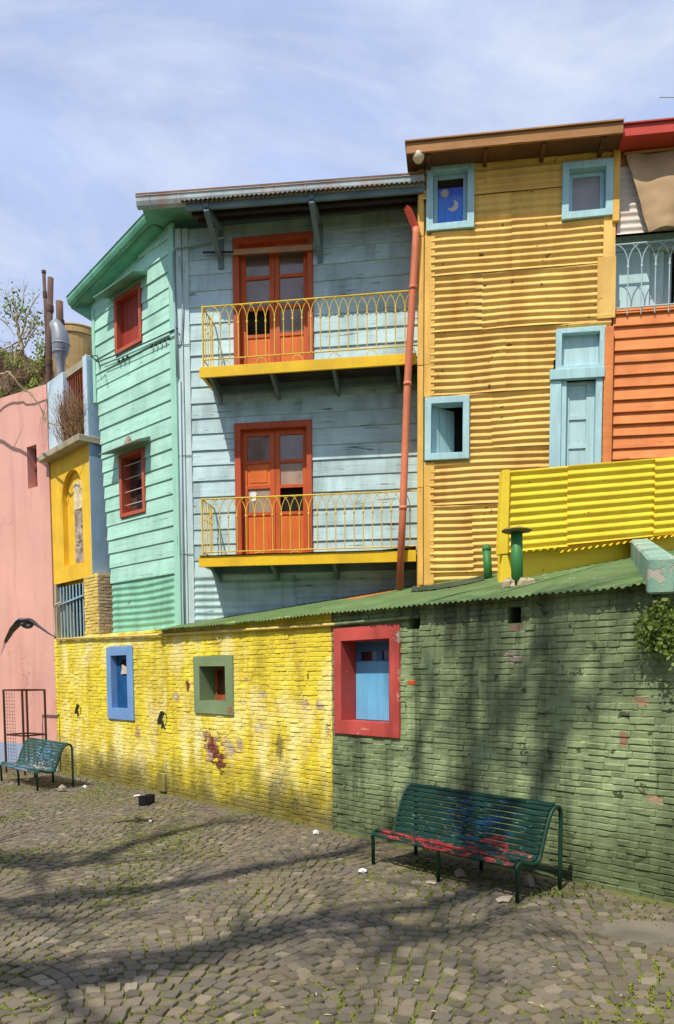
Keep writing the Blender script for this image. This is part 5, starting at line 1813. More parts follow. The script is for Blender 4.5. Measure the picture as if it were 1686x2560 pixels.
for k in range(9):
    x = p_l1 + 0.05 + (p_r0 - p_l1 - 0.08) * k / 8
    MB().tube([(x, 0.1, gz0), (x, 0.1, gz1)], 0.011, 6).build('grille_bar', M_RUSTI, gt)
MB().box(p_l1, p_r0, 0.05, 0.4, gz1 + 0.03, gz1 + 0.16).build('top_beam', M_CONC, tw, jit=0.01)
MB().box(p_l1, p_r0 - 0.002, 0.3, 0.34, lz + 0.07, gz1).build('terrace_back', paint('dark_brown_wall', (84, 66, 52), var=0.3), tw)
# dry plants on the terrace
M_DRY = paint('dry_stems', (150, 116, 84), var=0.3, rough=0.95, bump=0, coords='Position', nscale=8)
M_REDLEAF = paint('red_leaf', (150, 62, 58), var=0.3, rough=0.9, bump=0)
dp = root('dry_plant', FT.w((p_l1 + p_r0) / 2, -0.0, lz + 0.07), 'dry brown plants with reddish tips on the terrace of the yellow tower', 'plant', -PHI_B)
mb, mr = MB(), MB()
wd = (p_r0 - p_l1) / 2
for k in range(420):
    x, y = R.uniform(-wd - 0.05, wd), R.uniform(-0.14, 0.12)
    L = R.uniform(0.2, 0.75) * (1.1 if x < 0 else 0.9)
    dx, dy = R.gauss(0, 0.16), R.gauss(-0.08, 0.12)
    z0_ = R.uniform(0, 0.5)
    mb.tube([(x, y, z0_), (x + dx * .6, y + dy * .6, z0_ + L * 0.6), (x + dx * 1.3, y + dy, z0_ + L * 0.95)], [0.006, 0.004, 0.002], 3, False)
for k in range(160):
    x, y, z = R.uniform(-wd - 0.1, 0.0), R.uniform(-0.2, 0.1), R.uniform(0.5, 1.1)
    a = R.uniform(0, 6.28)
    mr.add([(x, y, z), (x + 0.03 * math.cos(a), y, z + 0.03 * math.sin(a)), (x + 0.02 * math.cos(a + .8), y - 0.02, z + 0.05)], [(0, 1, 2)])
mb.build('stems', M_DRY, dp, kind='stuff')
mr.build('leaves', M_REDLEAF, dp, kind='stuff')
# lower storey: barred window and brick pier
bx0, bx1 = FT.px(148, 1530)[0], FT.px(212, 1530)[0]
bz0, bz1 = 2.95, FT.px(180, 1455)[1]
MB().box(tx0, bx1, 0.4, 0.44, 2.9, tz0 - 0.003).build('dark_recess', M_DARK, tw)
MB().box(tx0, tx0 + 0.1, 0.0, 0.4, 2.95, tz0 - 0.002).build('jamb', M_CONC, tw)
M_BARS = paint('blue_grey_bars', (150, 184, 200), var=0.12, rough=0.5, bump=0.05)
gwz = MB().bar((bx0, -0.02, bz0 + (bz1 - bz0) * 0.62), (bx1, -0.02, bz0 + (bz1 - bz0) * 0.72), 0.03, 0.03).build('window_bars', M_BARS, tw)
for k in range(8):
    x = bx0 + 0.10 + (bx1 - bx0 - 0.16) * k / 7
    MB().tube([(x, 0.01, bz0), (x, 0.01, bz1 - 0.06)], 0.018, 8).build('bar', M_BARS, gwz)
MB().tube(smooth_line([(bx0 + 0.32, -0.08, bz0 + 0.78), (bx0 + 0.03, -0.08, bz0 + 0.74), (bx0 - 0.05, -0.08, bz0 + 0.6), (bx0 - 0.06, -0.07, bz0)], 5), 0.022, 8).build('bent_pipe', paint('cream_iron', (214, 190, 160), bump=0.05), tw, smooth=True)
M_PIERB = M_CREAMB
pr0, pr1 = bx1, FT.px(246, 1530)[0]
pzt = FT.px(230, 1434)[1]
pier = frame_root('brick_pier', FT, 'short cream and yellow brick pier beside the barred window', 'pier')
MB().box(pr0 + 0.01, pr1 - 0.012, 0.012, 0.55, 2.93, pzt - 0.01).build('pier_core', M_CREAMB, pier)
M_PIERY = paint('yellow_pier_brick', (232, 204, 112), var=0.14, rough=0.8, coords='Position', per=0.25, bump=0.5, chip=((190, 150, 120), 0.3, 6))
M_PIERP = paint('tan_pier_brick', (212, 190, 154), var=0.14, rough=0.8, coords='Position', per=0.25, bump=0.5, chip=((170, 130, 110), 0.3, 6))
brick_wall(pier, FT, M_PIERY, pr0, pr1 - 0.005, 2.93, pzt, [], bl=0.25)
# the pier's side, turned towards the mint wall
FS = Frame(FT.w(pr1, 0, 0), PHI_B - PI / 2)
todo = brick_rng
nrow = int((pzt - 2.93) / COURSE)
for r in range(nrow):
    h = 2.93 + (r + 0.5) * COURSE
    y = 0.005 if r % 2 else 0.0
    cuts = [0.004, 0.26, 0.5] if r % 2 == 0 else [0.004, 0.13, 0.38, 0.5]
    for c0, c1 in zip(cuts[:-1], cuts[1:]):
        V, Fc = brick_shape(c1 - c0 - 0.01, COURSE - 0.009, brick_rng, 0.03)
        o = MB().add([(-y_, x, z) for x, y_, z in V], [tuple(f) for f in Fc]).build('brick', M_PIERP, pier)
        o.location = (pr1 - 0.0, (c0 + c1) / 2, h)

# ------------------------------------------------------------------ pink wall at the left
def cracks(k, c):
    v = k.vec('Position', (1, 1, 0.8))
    w = k.n('VectorMath', {0: v, 1: k.n('VectorMath', {0: k.n('TexNoise', {'Vector': v, 'Scale': 3.0, 'Detail': 4.0}).outputs['Color'], 1: (0.5, 0.5, 0.5)}, operation='MULTIPLY').outputs[0]}, operation='ADD').outputs[0]
    d = k.n('TexVoronoi', {'Vector': w, 'Scale': 0.9}, feature='DISTANCE_TO_EDGE').outputs['Distance']
    m = k.math('MULTIPLY', k.rng(d, 0.0, 0.012, 1, 0), k.rng(k.noise(v, 1.2, 3), 0.5, 0.6))
    return k.mix(k.math('MULTIPLY', m, 0.5), c, lin((120, 84, 76)))


M_PINK = paint('pink_plaster', (226, 172, 156), var=0.08, rough=0.8, bump=0.35, chip=((200, 164, 150), 0.4, 3.0), streak=((196, 134, 122), 0.6), nscale=0.7, fine=60, coords='Position',
               mask=lambda k, c: k.mix(k.rng(k.math('ADD', k.n('SeparateXYZ', {0: k.n('NewGeometry').outputs['Position']}).outputs['Z'], k.math('MULTIPLY', k.noise(k.vec('Position'), 2.5, 4), 0.16)), 0.60, 0.64),
                                       lin((150, 166, 190)), cracks(k, c)))
pw = frame_root('pink_wall', FP, 'tall pink plastered wall with a small slot window at the left edge', 'wall')
ptop_r, ptop_l = FP.px(142, 950)[1], FP.px(0, 996)[1]
psl = (ptop_r - ptop_l) / (0 - FP.px(0, 996)[0])
pL = -7.5
pwin = FP.quad([(69, 1118), (93, 1110), (69, 1222), (93, 1217)])
zt_l = ptop_r + psl * pL
plate(MB(), pL, 0.0, -0.05, min(ptop_r, zt_l) - 0.02, [pwin], 0.0, 0.5).build('wall', M_PINK, pw)
zlow = min(ptop_r, zt_l) - 0.02
MB().hexa([(pL, 0.0, zlow), (0, 0.0, zlow), (0, 0.5, zlow), (pL, 0.5, zlow), (pL, 0.0, zt_l), (0, 0.0, ptop_r), (0, 0.5, ptop_r), (pL, 0.5, zt_l)]).build('wall_top', M_PINK, pw)
MB().box(pwin[0] + 0.002, pwin[1] - 0.002, 0.2, 0.24, pwin[2] + 0.002, pwin[3] - 0.002).build('slot_back', paint('slot_brick', (150, 70, 62), var=0.35, nscale=8, bump=0.5), pw)

# ------------------------------------------------------------------ roofs, brush, pipes behind the pink wall
M_MOUND = paint('ruined_masonry', (96, 76, 58), var=0.4, rough=0.95, bump=0.8, coords='Position', nscale=1.6, chip=((130, 110, 86), 0.45, 2.0))
M_BRUSH = paint('dry_brush', (120, 98, 70), var=0.4, rough=0.95, bump=0, coords='Position', nscale=3)
M_LEAF = paint('bush_leaf', (112, 128, 46), var=0.35, rough=0.75, bump=0, coords='Position', nscale=4)
M_BARK = paint('pale_bark', (168, 148, 118), var=0.2, rough=0.9, bump=0.4, coords='Position')
YB = 20.5
def sil(px):
    """roof mound silhouette in the photo's left corner"""
    T = [(-700, 860), (-300, 800), (-60, 805), (0, 815), (30, 830), (60, 850), (75, 800), (95, 790), (118, 795), (130, 830), (165, 880), (200, 905), (235, 930), (290, 950)]
    for (a, za), (b, zb) in zip(T[:-1], T[1:]):
        if a <= px <= b:
            return za + (zb - za) * (px - a) / (b - a)
    return 950
ru = root('ruined_roof', at_depth(60, 1600, YB) * 1.0, 'overgrown brown ruined roof behind the pink wall', 'roof')
ru.location.z = 0
rl0 = Vector(ru.location)
def fn(i, j):
    px = -500 + 790 * i / 60
    top = at_depth(px, sil(px) + 8 * nz(px * 0.1, 1), YB)
    v = j / 26
    z = top.z * (1 - v) + (top.z - 4.2) * v
    y = top.y + 1.6 * (1 - v) - 1.4 * v + 0.35 * nz(px * 0.02, v * 5, 1) + 0.16 * nz(px * 0.07, v * 14, 2)
    return Vector((top.x * (1 + 0.02 * (1 - v)), y, z)) - rl0
MB().grid(fn, 60, 26).build('masonry', M_MOUND, ru)
def fnb(i, j):
    p = fn(i, 0)
    return (p[0], p[1] + j * 4.0, p[2] - j * 1.5)
MB().grid(fnb, 60, 1).build('roof_back', M_MOUND, ru)
mb, ml = MB(), MB()
for k in range(2600):
    px = R.uniform(-200, 235)
    i, j = (px + 500) / 790 * 60, R.uniform(0, 22)
    p = fn(i, j)
    g = nz(px * 0.02, j * 0.2, 11)
    if g > 0.16 and px < 120:
        for q in range(6):
            a, r_ = R.uniform(0, 6.28), R.uniform(0.02, 0.05)
            c = p + Vector((R.gauss(0, .12), R.gauss(-0.15, .1), R.gauss(0.08, .1)))
            u = Vector((math.cos(a), R.uniform(-.6, .6), math.sin(a))) * r_
            w = Vector((-math.sin(a), R.uniform(-.6, .6), math.cos(a))) * r_ * 0.6
            ml.add([c - u, c + w, c + u, c - w], [(0, 1, 2, 3)])
    else:
        L = R.uniform(0.15, 0.5)
        d = Vector((R.gauss(0, .3), R.gauss(-0.3, .3), R.gauss(-0.3, .6))).normalized() * L
        mb.tube([p, p + d * 0.6 + Vector((0, 0, 0.04)), p + d], [0.008, 0.006, 0.002], 3, False)
mb.build('dry_brush', M_BRUSH, ru, kind='stuff')
ml.build('green_cover', M_LEAF, ru, kind='stuff')


def bare_tree(name, mat, label, cat, limbs, twigs=0, seed=1, tl=0.5, parent_loc=None):
    """limbs: list of (points, r0, r1); first one is the trunk"""
    rn = random.Random(seed)
    base = Vector(limbs[0][0][0]) if parent_loc is None else Vector(parent_loc)
    t = root(name, base, label, cat)
    tw_ = MB()
    for li, (pts, r0, r1) in enumerate(limbs):
        L = smooth_line(pts, 5)
        L = [p + Vector((rn.gauss(0, 1), rn.gauss(0, 1), rn.gauss(0, 1))) * min(r0 * 0.35, 0.03) for p in L]
        rs_ = [r0 + (r1 - r0) * (i / (len(L) - 1)) for i in range(len(L))]
        MB().tube([p - base for p in L], rs_, 8).build('trunk' if li == 0 else 'limb', mat, t, smooth=True)
        for q in range(int(twigs * (li > 0))):
            i = rn.randrange(2, len(L) - 1)
            d = (L[i] - L[i - 1]).normalized()
            side = Vector((rn.gauss(0, 1), rn.gauss(0, 1), rn.gauss(0.3, 1))).normalized()
            d = (d + side * 0.9).normalized()
            p, l_ = L[i], tl * rn.uniform(0.5, 1.3)
            pts2 = [p]
            for s_ in range(4):
                d = (d + Vector((rn.gauss(0, .2), rn.gauss(0, .2), rn.gauss(.05, .2)))).normalized()
                pts2.append(pts2[-1] + d * l_ / 4)
            rr = rs_[i] * 0.4
            tw_.tube([v - base for v in pts2], [rr, rr * .8, rr * .6, rr * .4, rr * .2], 5, False)
            for s_ in (1, 2, 3):
                e_ = (d + Vector((rn.gauss(0, .8), rn.gauss(0, .8), rn.gauss(0, .8)))).normalized() * l_ * 0.4
                tw_.tube([pts2[s_] - base, pts2[s_] + e_ * 0.5 - base, pts2[s_] + e_ - base], [rr * .4, rr * .3, rr * .12], 4, False)
    if twigs:
        tw_.build('twigs', mat, t, kind='stuff')
    return t, base


# slender tree with sparse leaves on the ruin
D = lambda x, y, Y=YB - 0.6: at_depth(x, y, Y)
limbs = [([D(55, 880), D(50, 840), D(44, 800), D(38, 760), D(32, 720)], 0.05, 0.012),
         ([D(50, 850), D(66, 800), D(80, 765), D(100, 735)], 0.025, 0.006), ([D(46, 815), D(28, 780), D(18, 745), D(12, 725)], 0.02, 0.005),
         ([D(44, 800), D(58, 760), D(60, 730), D(66, 712)], 0.02, 0.005), ([D(62, 850), D(85, 815), D(98, 790)], 0.02, 0.005), ([D(60, 870), D(80, 835), D(108, 800)], 0.02, 0.005)]
st, sb = bare_tree('slender_tree', M_BARK, 'slender sparse tree growing on the ruined roof at the left edge', 'tree', limbs, 9, 3, 0.4)
ml = MB()
for k in range(330):
    cx, cy, sp_ = R.choice(((30, 755, 14), (45, 780, 18), (70, 760, 16), (85, 800, 16), (60, 800, 20), (95, 815, 12), (25, 790, 12), (75, 835, 18)))
    c = D(cx + R.gauss(0, sp_), cy + R.gauss(0, sp_)) + Vector((0, R.gauss(0, .25), 0)) - sb
    a, r_ = R.uniform(0, 6.28), R.uniform(0.02, 0.055)
    u = Vector((math.cos(a), R.uniform(-.8, .8), math.sin(a))) * r_
    w = Vector((-math.sin(a), R.uniform(-.8, .8), math.cos(a))) * r_ * 0.5
    ml.add([c - u, c + w, c + u, c - w], [(0, 1, 2, 3)])
ml.build('crown', M_LEAF, st, kind='stuff')

# chimney pipes, duct and tank
M_RPIPE = paint('rusty_chimney', (98, 74, 62), var=0.25, rough=0.85, streak=((66, 46, 40), 0.5), bump=0.4, chip=((130, 96, 74), 0.3, 5))
M_ZINC = paint('zinc_duct', (150, 156, 162), var=0.2, rough=0.5, metal=0.35, bump=0.1, chip=((130, 134, 140), 0.25, 4))
M_TANK = paint('tan_tank', (190, 160, 106), var=0.12, rough=0.75, streak=((140, 112, 72), 0.5), bump=0.3)


def chimney(xb_, yb_, xt, yt, wpx, Y, label, collars=(), cap=False):
    B, T = at_depth(xb_, yb_, Y), at_depth(xt, yt, Y)
    r_ = wpx / 2 / F_PX * Y
    t = root('chimney_pipe', B, label, 'chimney')
    MB().tube([Vector((0, 0, -0.8)), Vector((0, 0, 0)), T - B], r_, 12).build('pipe', M_RPIPE, t, smooth=True)
    for y in collars:
        q = (yb_ - y) / (yb_ - yt)
        c = (T - B) * q
        MB().tube([c - Vector((0, 0, 0.1)), c - Vector((0, 0, 0.05)), c + Vector((0, 0, 0.05)), c + Vector((0, 0, 0.08))], [r_ * 1.1, r_ * 1.28, r_ * 1.28, r_ * 1.02], 12).build('collar', M_RPIPE, t)
    if cap:
        MB().tube([T - B - Vector((0, 0, 0.03)), T - B + Vector((0, 0, 0.03))], r_ * 1.3, 10).build('cap', M_RPIPE, t)
    return t


chimney(121, 990, 127, 695, 14, 18.2, 'thick rusty chimney pipe with collars behind the pink wall', (770, 905))
chimney(119, 880, 110, 680, 8, 18.9, 'thin dark chimney pipe leaning at the top left, tallest of the three', (735,), True)
chimney(152, 870, 149, 754, 17, 19.6, 'short stubby chimney pipe behind the zinc duct', (806,))
Yd = 18.0
dpts = [at_depth(x, y, Yd) for x, y in ((136, 806), (145, 822), (151, 840), (153, 862), (151, 882), (151, 898), (152, 925))]
dr_ = [w / 2 / F_PX * Yd for w in (26, 34, 40, 42, 37, 25, 19)]
zd = root('air_duct', dpts[-1], 'bulging bright zinc air duct beside the rusty chimney pipe', 'duct')
MB().tube([p - dpts[-1] for p in dpts] + [Vector((0, 0, -1.2))], dr_ + [dr_[-1]], 14).build('duct', M_ZINC, zd, smooth=True)
for k in (3, 4):
    c = dpts[k] - dpts[-1]
    MB().tube([c - Vector((0, 0, 0.015)), c + Vector((0, 0, 0.015))], dr_[k] * 1.03, 14).build('seam', M_ZINC, zd, smooth=True)
TB = at_depth(192, 930, 21.0)
tk = root('water_tank', TB, 'tan round water tank on the roof left of the mint house', 'tank')
rT = 62 / F_PX * 21.0
ztk = at_depth(192, 838, 21.0).z - TB.z
MB().lathe([(0.0, -0.3), (rT * 0.82, -0.3), (rT * 0.97, ztk * 0.75), (rT * 0.97, ztk * 0.80), (rT * 1.02, ztk * 0.81), (rT * 1.02, ztk * 0.93), (rT * 0.98, ztk), (rT * 0.9, ztk), (0.0, ztk * 0.98)], 32).build('barrel', M_TANK, tk, smooth=False)
MB().tube([Vector((rT * 1.0 * math.cos(a), rT * 1.0 * math.sin(a), ztk)) for a in [2 * PI * k / 32 for k in range(33)]], 0.03, 6).build('rim', M_TANK, tk)

# pale bare tree reaching over the pink wall
E_ = lambda x, y, Y=15.6: at_depth(x, y, Y)
tb0 = at_depth(-150, 1500, 19.0)
limbs = [([Vector((tb0.x, tb0.y, 0)), Vector((tb0.x + .05, tb0.y, 3.5)), at_depth(-140, 1000, 18.6), at_depth(-120, 880, 18.0)], 0.14, 0.07),
         ([at_depth(-130, 940, 18.3), E_(-50, 930, 17), E_(0, 936, 16.4), E_(24, 933), E_(57, 972), E_(82, 990), E_(104, 1022), E_(126, 1060)], 0.03, 0.008),
         ([E_(104, 1022), E_(112, 1050), E_(132, 1060), E_(157, 1066), E_(173, 1078)], 0.012, 0.004),
         ([at_depth(-130, 900, 18), E_(-40, 880, 17.5), E_(10, 872, 17), E_(50, 850, 16.6), E_(70, 825, 16.6), E_(82, 800, 16.6)], 0.022, 0.005),
         ([E_(50, 850, 16.6), E_(38, 880, 16.5), E_(36, 915, 16.4)], 0.018, 0.007), ([E_(55, 848, 16.6), E_(80, 838, 16.6), E_(112, 828, 16.6)], 0.012, 0.004),
         ([E_(50, 850, 16.6), E_(30, 865, 16.6), E_(14, 895, 16.6)], 0.012, 0.004), ([E_(0, 795, 17), E_(22, 815, 17), E_(35, 835, 17)], 0.014, 0.006), ([E_(24, 933), E_(10, 945), E_(-10, 950)], 0.014, 0.006)]
bare_tree('bare_tree', M_BARK, 'pale leafless branches reaching over the top of the pink wall', 'tree', limbs, 4, 8, 0.5)

# ------------------------------------------------------------------ benches
def m_slat(name, rgb, spots, k1=0.55):
    k = NT(name)
    v = k.vec('Object')
    ov = k.n('TexCoord').outputs['Object']
    g = k.noise(k.vec('Object', (1.5, 25, 25)), 1.0, 5)
    c = k.mix(k.rng(g, 0.4, 0.7, 0, 0.6), lin(rgb), tuple(x * 0.4 for x in lin(rgb)))
    for (rgb2, sc, thr, cen, rr, off) in spots:
        n = k.noise(k.n('VectorMath', {0: k.n('VectorMath', {0: ov, 1: off}, operation='ADD').outputs[0], 1: (1.0, 2.5, 2.5)}, operation='MULTIPLY').outputs[0], sc, 6, 0.7)
        d = k.n('VectorMath', {0: k.n('VectorMath', {0: ov, 1: cen}, operation='SUBTRACT').outputs[0], 1: tuple(1 / q for q in rr)}, operation='MULTIPLY').outputs[0]
        d = k.n('VectorMath', {0: d}, operation='LENGTH').outputs['Value']
        e = k.math('SUBTRACT', n, k.math('MULTIPLY', d, 0.16))
        c = k.mix(k.rng(e, thr - 0.015, thr + 0.05, 0, 0.8 if rgb2[0] > rgb2[2] else 0.6), c, lin(rgb2))
    k.t.links.new(c, k.b.inputs['Base Color'])
    k.b.inputs['Roughness'].default_value = 0.55
    k.b.inputs['Specular IOR Level'].default_value = 0.2
    bp = k.n('Bump', {'Height': g, 'Strength': 0.25, 'Distance': 0.006})
    k.t.links.new(bp.outputs[0], k.b.inputs['Normal'])
    return k.m


M_BGREEN = paint('bench_iron', (26, 62, 44), var=0.2, rough=0.5, chip=((90, 84, 60), 0.15, 10), bump=0.15)
M_SLAT = m_slat('bench_slats', (16, 54, 45), [((26, 84, 130), 5.0, 0.47, (1.15, 0.5, 0.55), (0.8, .5, .35), (0, 0, 0)), ((178, 52, 56), 7.0, 0.43, (0.9, 0.08, 0.36), (1.5, 0.22, .10), (5, 3, 1)),
                                              ((178, 52, 56), 7.0, 0.46, (1.5, 0.36, 0.42), (0.7, 0.2, .1), (9, 1, 4)), ((120, 150, 130), 12.0, 0.58, (1, .4, .5), (3, 3, 3), (2, 2, 2))])
M_SLAT2 = m_slat('bench_slats_faded', (48, 82, 68), [((96, 132, 160), 4.0, 0.44, (1.0, 0.1, 0.38), (1.4, .4, .3), (3, 0, 0)), ((176, 150, 140), 6.0, 0.52, (1.2, .3, .4), (1.2, 1.2, .6), (1, 5, 2)),
                                                     ((84, 130, 170), 5.0, 0.5, (1.2, .5, .7), (1, 1, 1), (7, 5, 2))])
# side profile (depth, height): seat, back, curl, rear leg
PROF = [(0.0, 0.285), (-0.012, 0.325), (0.012, 0.362), (0.055, 0.372), (0.11, 0.358), (0.18, 0.338), (0.25, 0.328), (0.31, 0.338), (0.345, 0.375), (0.375, 0.45), (0.415, 0.56), (0.46, 0.67), (0.51, 0.765), (0.56, 0.815), (0.615, 0.832), (0.66, 0.812), (0.682, 0.76)]


def bench(fr0, s0, s1, dfront, label, slat_mat, supports, turn=0.0):
    t = root('bench', fr0.w(s0, dfront, 0), label, 'bench', -fr0.phi + turn, 'slatted park benches in the square')
    L = s1 - s0
    P = [Vector((0, a, b)) for a, b in PROF]
    line = smooth_line(P, 5)
    for x in supports:
        x = x * L
        pts = [Vector((x, 0.005, -0.02))] + [Vector((x, p.y, p.z - (0.022 if 0.2 < x < L - 0.2 else 0.004))) for p in line] + [Vector((x, 0.682, 0.6)), Vector((x, 0.684, 0.3)), Vector((x, 0.684, -0.02))]
        MB().tube(pts, 0.021, 8).build('end_frame', M_BGREEN, t, smooth=True)
    # slats set out along the profile
    d = [0.0]
    for a, b in zip(line[:-1], line[1:]):
        d.append(d[-1] + (b - a).length)
    tot = d[-1]
    n = 16
    x0, x1 = 0.0, L
    for k in range(n):
        q = 0.03 + (tot - 0.13) * (k + 0.5) / n
        i = next(j for j in range(1, len(d)) if d[j] >= q)
        u = (q - d[i - 1]) / (d[i] - d[i - 1])
        c = line[i - 1].lerp(line[i], u)
        tg = (line[i] - line[i - 1]).normalized()
        nn = Vector((0, -tg.z, tg.y))
        w = (tot - 0.13) / n * 0.83
        c = c + nn * 0.013
        mb = MB()
        m_ = 6
        rows = []
        for z in range(m_ + 1):
            x = x0 + (x1 - x0) * z / m_
            sag = 0.004 * nz(x * 2, k * 1.7)
            cc = c + nn * sag
            rows.append([(x, (cc + tg * a + nn * b).y, (cc + tg * a + nn * b).z) for a, b in ((-w / 2, -0.011), (w / 2, -0.011), (w / 2, 0.006), (w / 2 - 0.006, 0.011), (-w / 2 + 0.006, 0.011), (-w / 2, 0.006))])
        V = [v for r in rows for v in r]
        Fc = []
        for z in range(m_):
            for j in range(6):
                j2 = (j + 1) % 6
                Fc.append((z * 6 + j, z * 6 + j2, (z + 1) * 6 + j2, (z + 1) * 6 + j))
        Fc.append(tuple(reversed(range(6))))
        Fc.append(tuple(m_ * 6 + j for j in range(6)))
        mb.add(V, Fc).build('slat', slat_mat, t)
    return t


def s_of(x, y):
    P = on_ground(x, y) - FB.o
    return P.dot(FB.u), P.dot(FB.n)


fl, frr = s_of(929, 2165), s_of(1278, 2245)
bench(FB, fl[0] - 0.03, frr[0] + 0.12, 1.0, 'large dark green slatted bench smeared with red and blue paint, before the green wall', M_SLAT, (-0.009, 0.5, 1.009), rad(-2.5))
fl2, fr2 = s_of(41, 1963), s_of(89, 1977)
bench(FB, fr2[0] + 0.03 - 1.86, fr2[0] + 0.03, 1.58, 'smaller looking faded green and blue slatted bench by the pink wall, far left', M_SLAT2, (-0.009, 0.5, 1.009))

# ------------------------------------------------------------------ cage, tins, stones, litter
M_CAGE = paint('rusty_cage', (84, 54, 44), var=0.2, rough=0.75, bump=0.2)
cR = FP.px(58, 1930, 0.9)
cr_w = hit(58, 1800, FP.o + FP.n * 0.95, FP.n)
cg = root('cage_frame', (cr_w.x, cr_w.y, 0), 'tall rusty iron cage frame with wire mesh by the pink wall', 'cage', -PHI_P)
ztop = (lambda p: p.z)(hit(58, 1724, FP.o + FP.n * 0.95, FP.n))
CW, CD = 0.72, 0.55
for (x, y) in ((0, 0), (-CW, 0), (-0.02, CD), (-CW, CD)):
    MB().bar((x, y, -0.02), (x, y, ztop), 0.035, 0.035, (1, 0, 0)).build('post', M_CAGE, cg)
zmid = ztop * 0.46
for z in (ztop - 0.016, zmid):
    for a, b in (((-CW, 0), (0, 0)), ((0, 0), (-0.02, CD)), ((-0.02, CD), (-CW, CD)), ((-CW, CD), (-CW, 0))):
        MB().bar((a[0], a[1], z), (b[0], b[1], z), 0.03, 0.034).build('rail', M_CAGE, cg)
k = 0
z = 0.1
while z < ztop - 0.05:
    MB().tube([(-CW, 0.0, z), (-CW * 0.5, R.uniform(-0.01, 0.01), z + R.uniform(-.006, .006)), (-0.3, 0, z)], 0.0035, 4).build('wire', M_CAGE, cg)
    z += 0.075
for k in range(5):
    x = -0.3 - k * 0.1
    MB().tube([(x, 0.0, 0.05), (x + R.uniform(-0.01, .01), 0.0, ztop * 0.5), (x, 0.0, ztop - 0.03)], 0.0035, 4).build('wire', M_CAGE, cg)

M_BLACK = paint('black_tin', (30, 30, 34), var=0.3, rough=0.5, bump=0.2, chip=((90, 84, 80), 0.12, 9))
for (x, y, r_, h_, lab) in ((357, 2016, 0.085, 0.15, 'front black tin pot standing on the cobbles'), (373, 2010, 0.08, 0.14, 'rear black tin pot half hidden behind its neighbour')):
    g = on_ground(x, y)
    t = root('tin_pot', (g.x, g.y + 0.08, 0.004), lab, 'pot', 0, 'black tin pots on the cobbles')
    MB().lathe([(0.0, 0.0), (r_ * .95, 0.0), (r_, 0.02), (r_, h_ - 0.012), (r_ * 1.04, h_ - 0.012), (r_ * 1.04, h_), (r_ * 0.93, h_), (r_ * 0.9, 0.03), (0.0, 0.03)], 20).build('can', M_BLACK, t)
M_STONE = paint('grey_stone', (168, 156, 140), var=0.2, rough=0.85, bump=0.5)
M_PAPER = paint('white_litter', (232, 230, 226), var=0.05, rough=0.7, bump=0.2)


def lump(x, y, w, h_, mat, name, label, cat, group=None, seed=0, flat=False):
    g = on_ground(x, y)
    rn = random.Random(seed)
    bm = bmesh.new()
    bmesh.ops.create_icosphere(bm, subdivisions=1 if mat is M_STONE else 2, radius=1.0)
    for v in bm.verts:
        q = 1 + 0.5 * nz(v.co.x * 1.7 + seed * 7, v.co.y * 1.7, v.co.z * 1.7)
        v.co = Vector((v.co.x * w / 2 * q, v.co.y * w / 2.6 * q, max(v.co.z, -0.7) * h_ / 1.7 * q + h_ * 0.4))
    me = bpy.data.meshes.new(name)
    bm.to_mesh(me)
    bm.free()
    o = link(name, me, mat)
    o.location = (g.x, g.y, 0.004)
    o.rotation_euler.z = rn.uniform(0, 3)
    o['label'], o['category'] = label, cat
    if group:
        o['group'] = group


lump(156, 1979, 0.16, 0.12, M_STONE, 'loose_stone', 'squarish grey stone beside the far left bench', 'stone', None, 1)
lump(1322, 2218, 0.13, 0.14, M_STONE, 'loose_stone', 'pinkish grey stone under the right end of the large bench', 'stone', None, 2)
lump(1150, 2195, 0.13, 0.1, M_STONE, 'loose_stone', 'stone in the shade under the middle of the large bench', 'stone', None, 3)
lump(1262, 2252, 0.2, 0.03, M_STONE, 'flat_stone', 'flat grey stone at the foot of the large bench', 'stone', None, 4)
lump(1078, 2208, 0.14, 0.02, M_STONE, 'flat_stone', 'flat stone by the middle leg of the large bench', 'stone', None, 5)
lump(213, 1970, 0.09, 0.05, M_PAPER, 'litter', 'scrap of white paper at the foot of the yellow wall, far left', 'litter', None, 6)
lump(343, 1991, 0.14, 0.025, M_PAPER, 'litter', 'flat white scrap behind the black tin pots', 'litter', None, 7)
lump(791, 2085, 0.10, 0.05, M_PAPER, 'litter', 'white scrap of paper below the end of the yellow wall', 'litter', None, 8)
lump(908, 2180, 0.12, 0.03, M_PAPER, 'litter', 'white scrap by the left leg of the large bench', 'litter', None, 9)
lump(376, 2055, 0.06, 0.03, M_PAPER, 'litter', 'tiny pale scrap on the cobbles in front of the tin pots', 'litter', None, 10)
lump(68, 1952, 0.10, 0.04, M_PAPER, 'litter', 'white scrap under the far left bench', 'litter', None, 11)

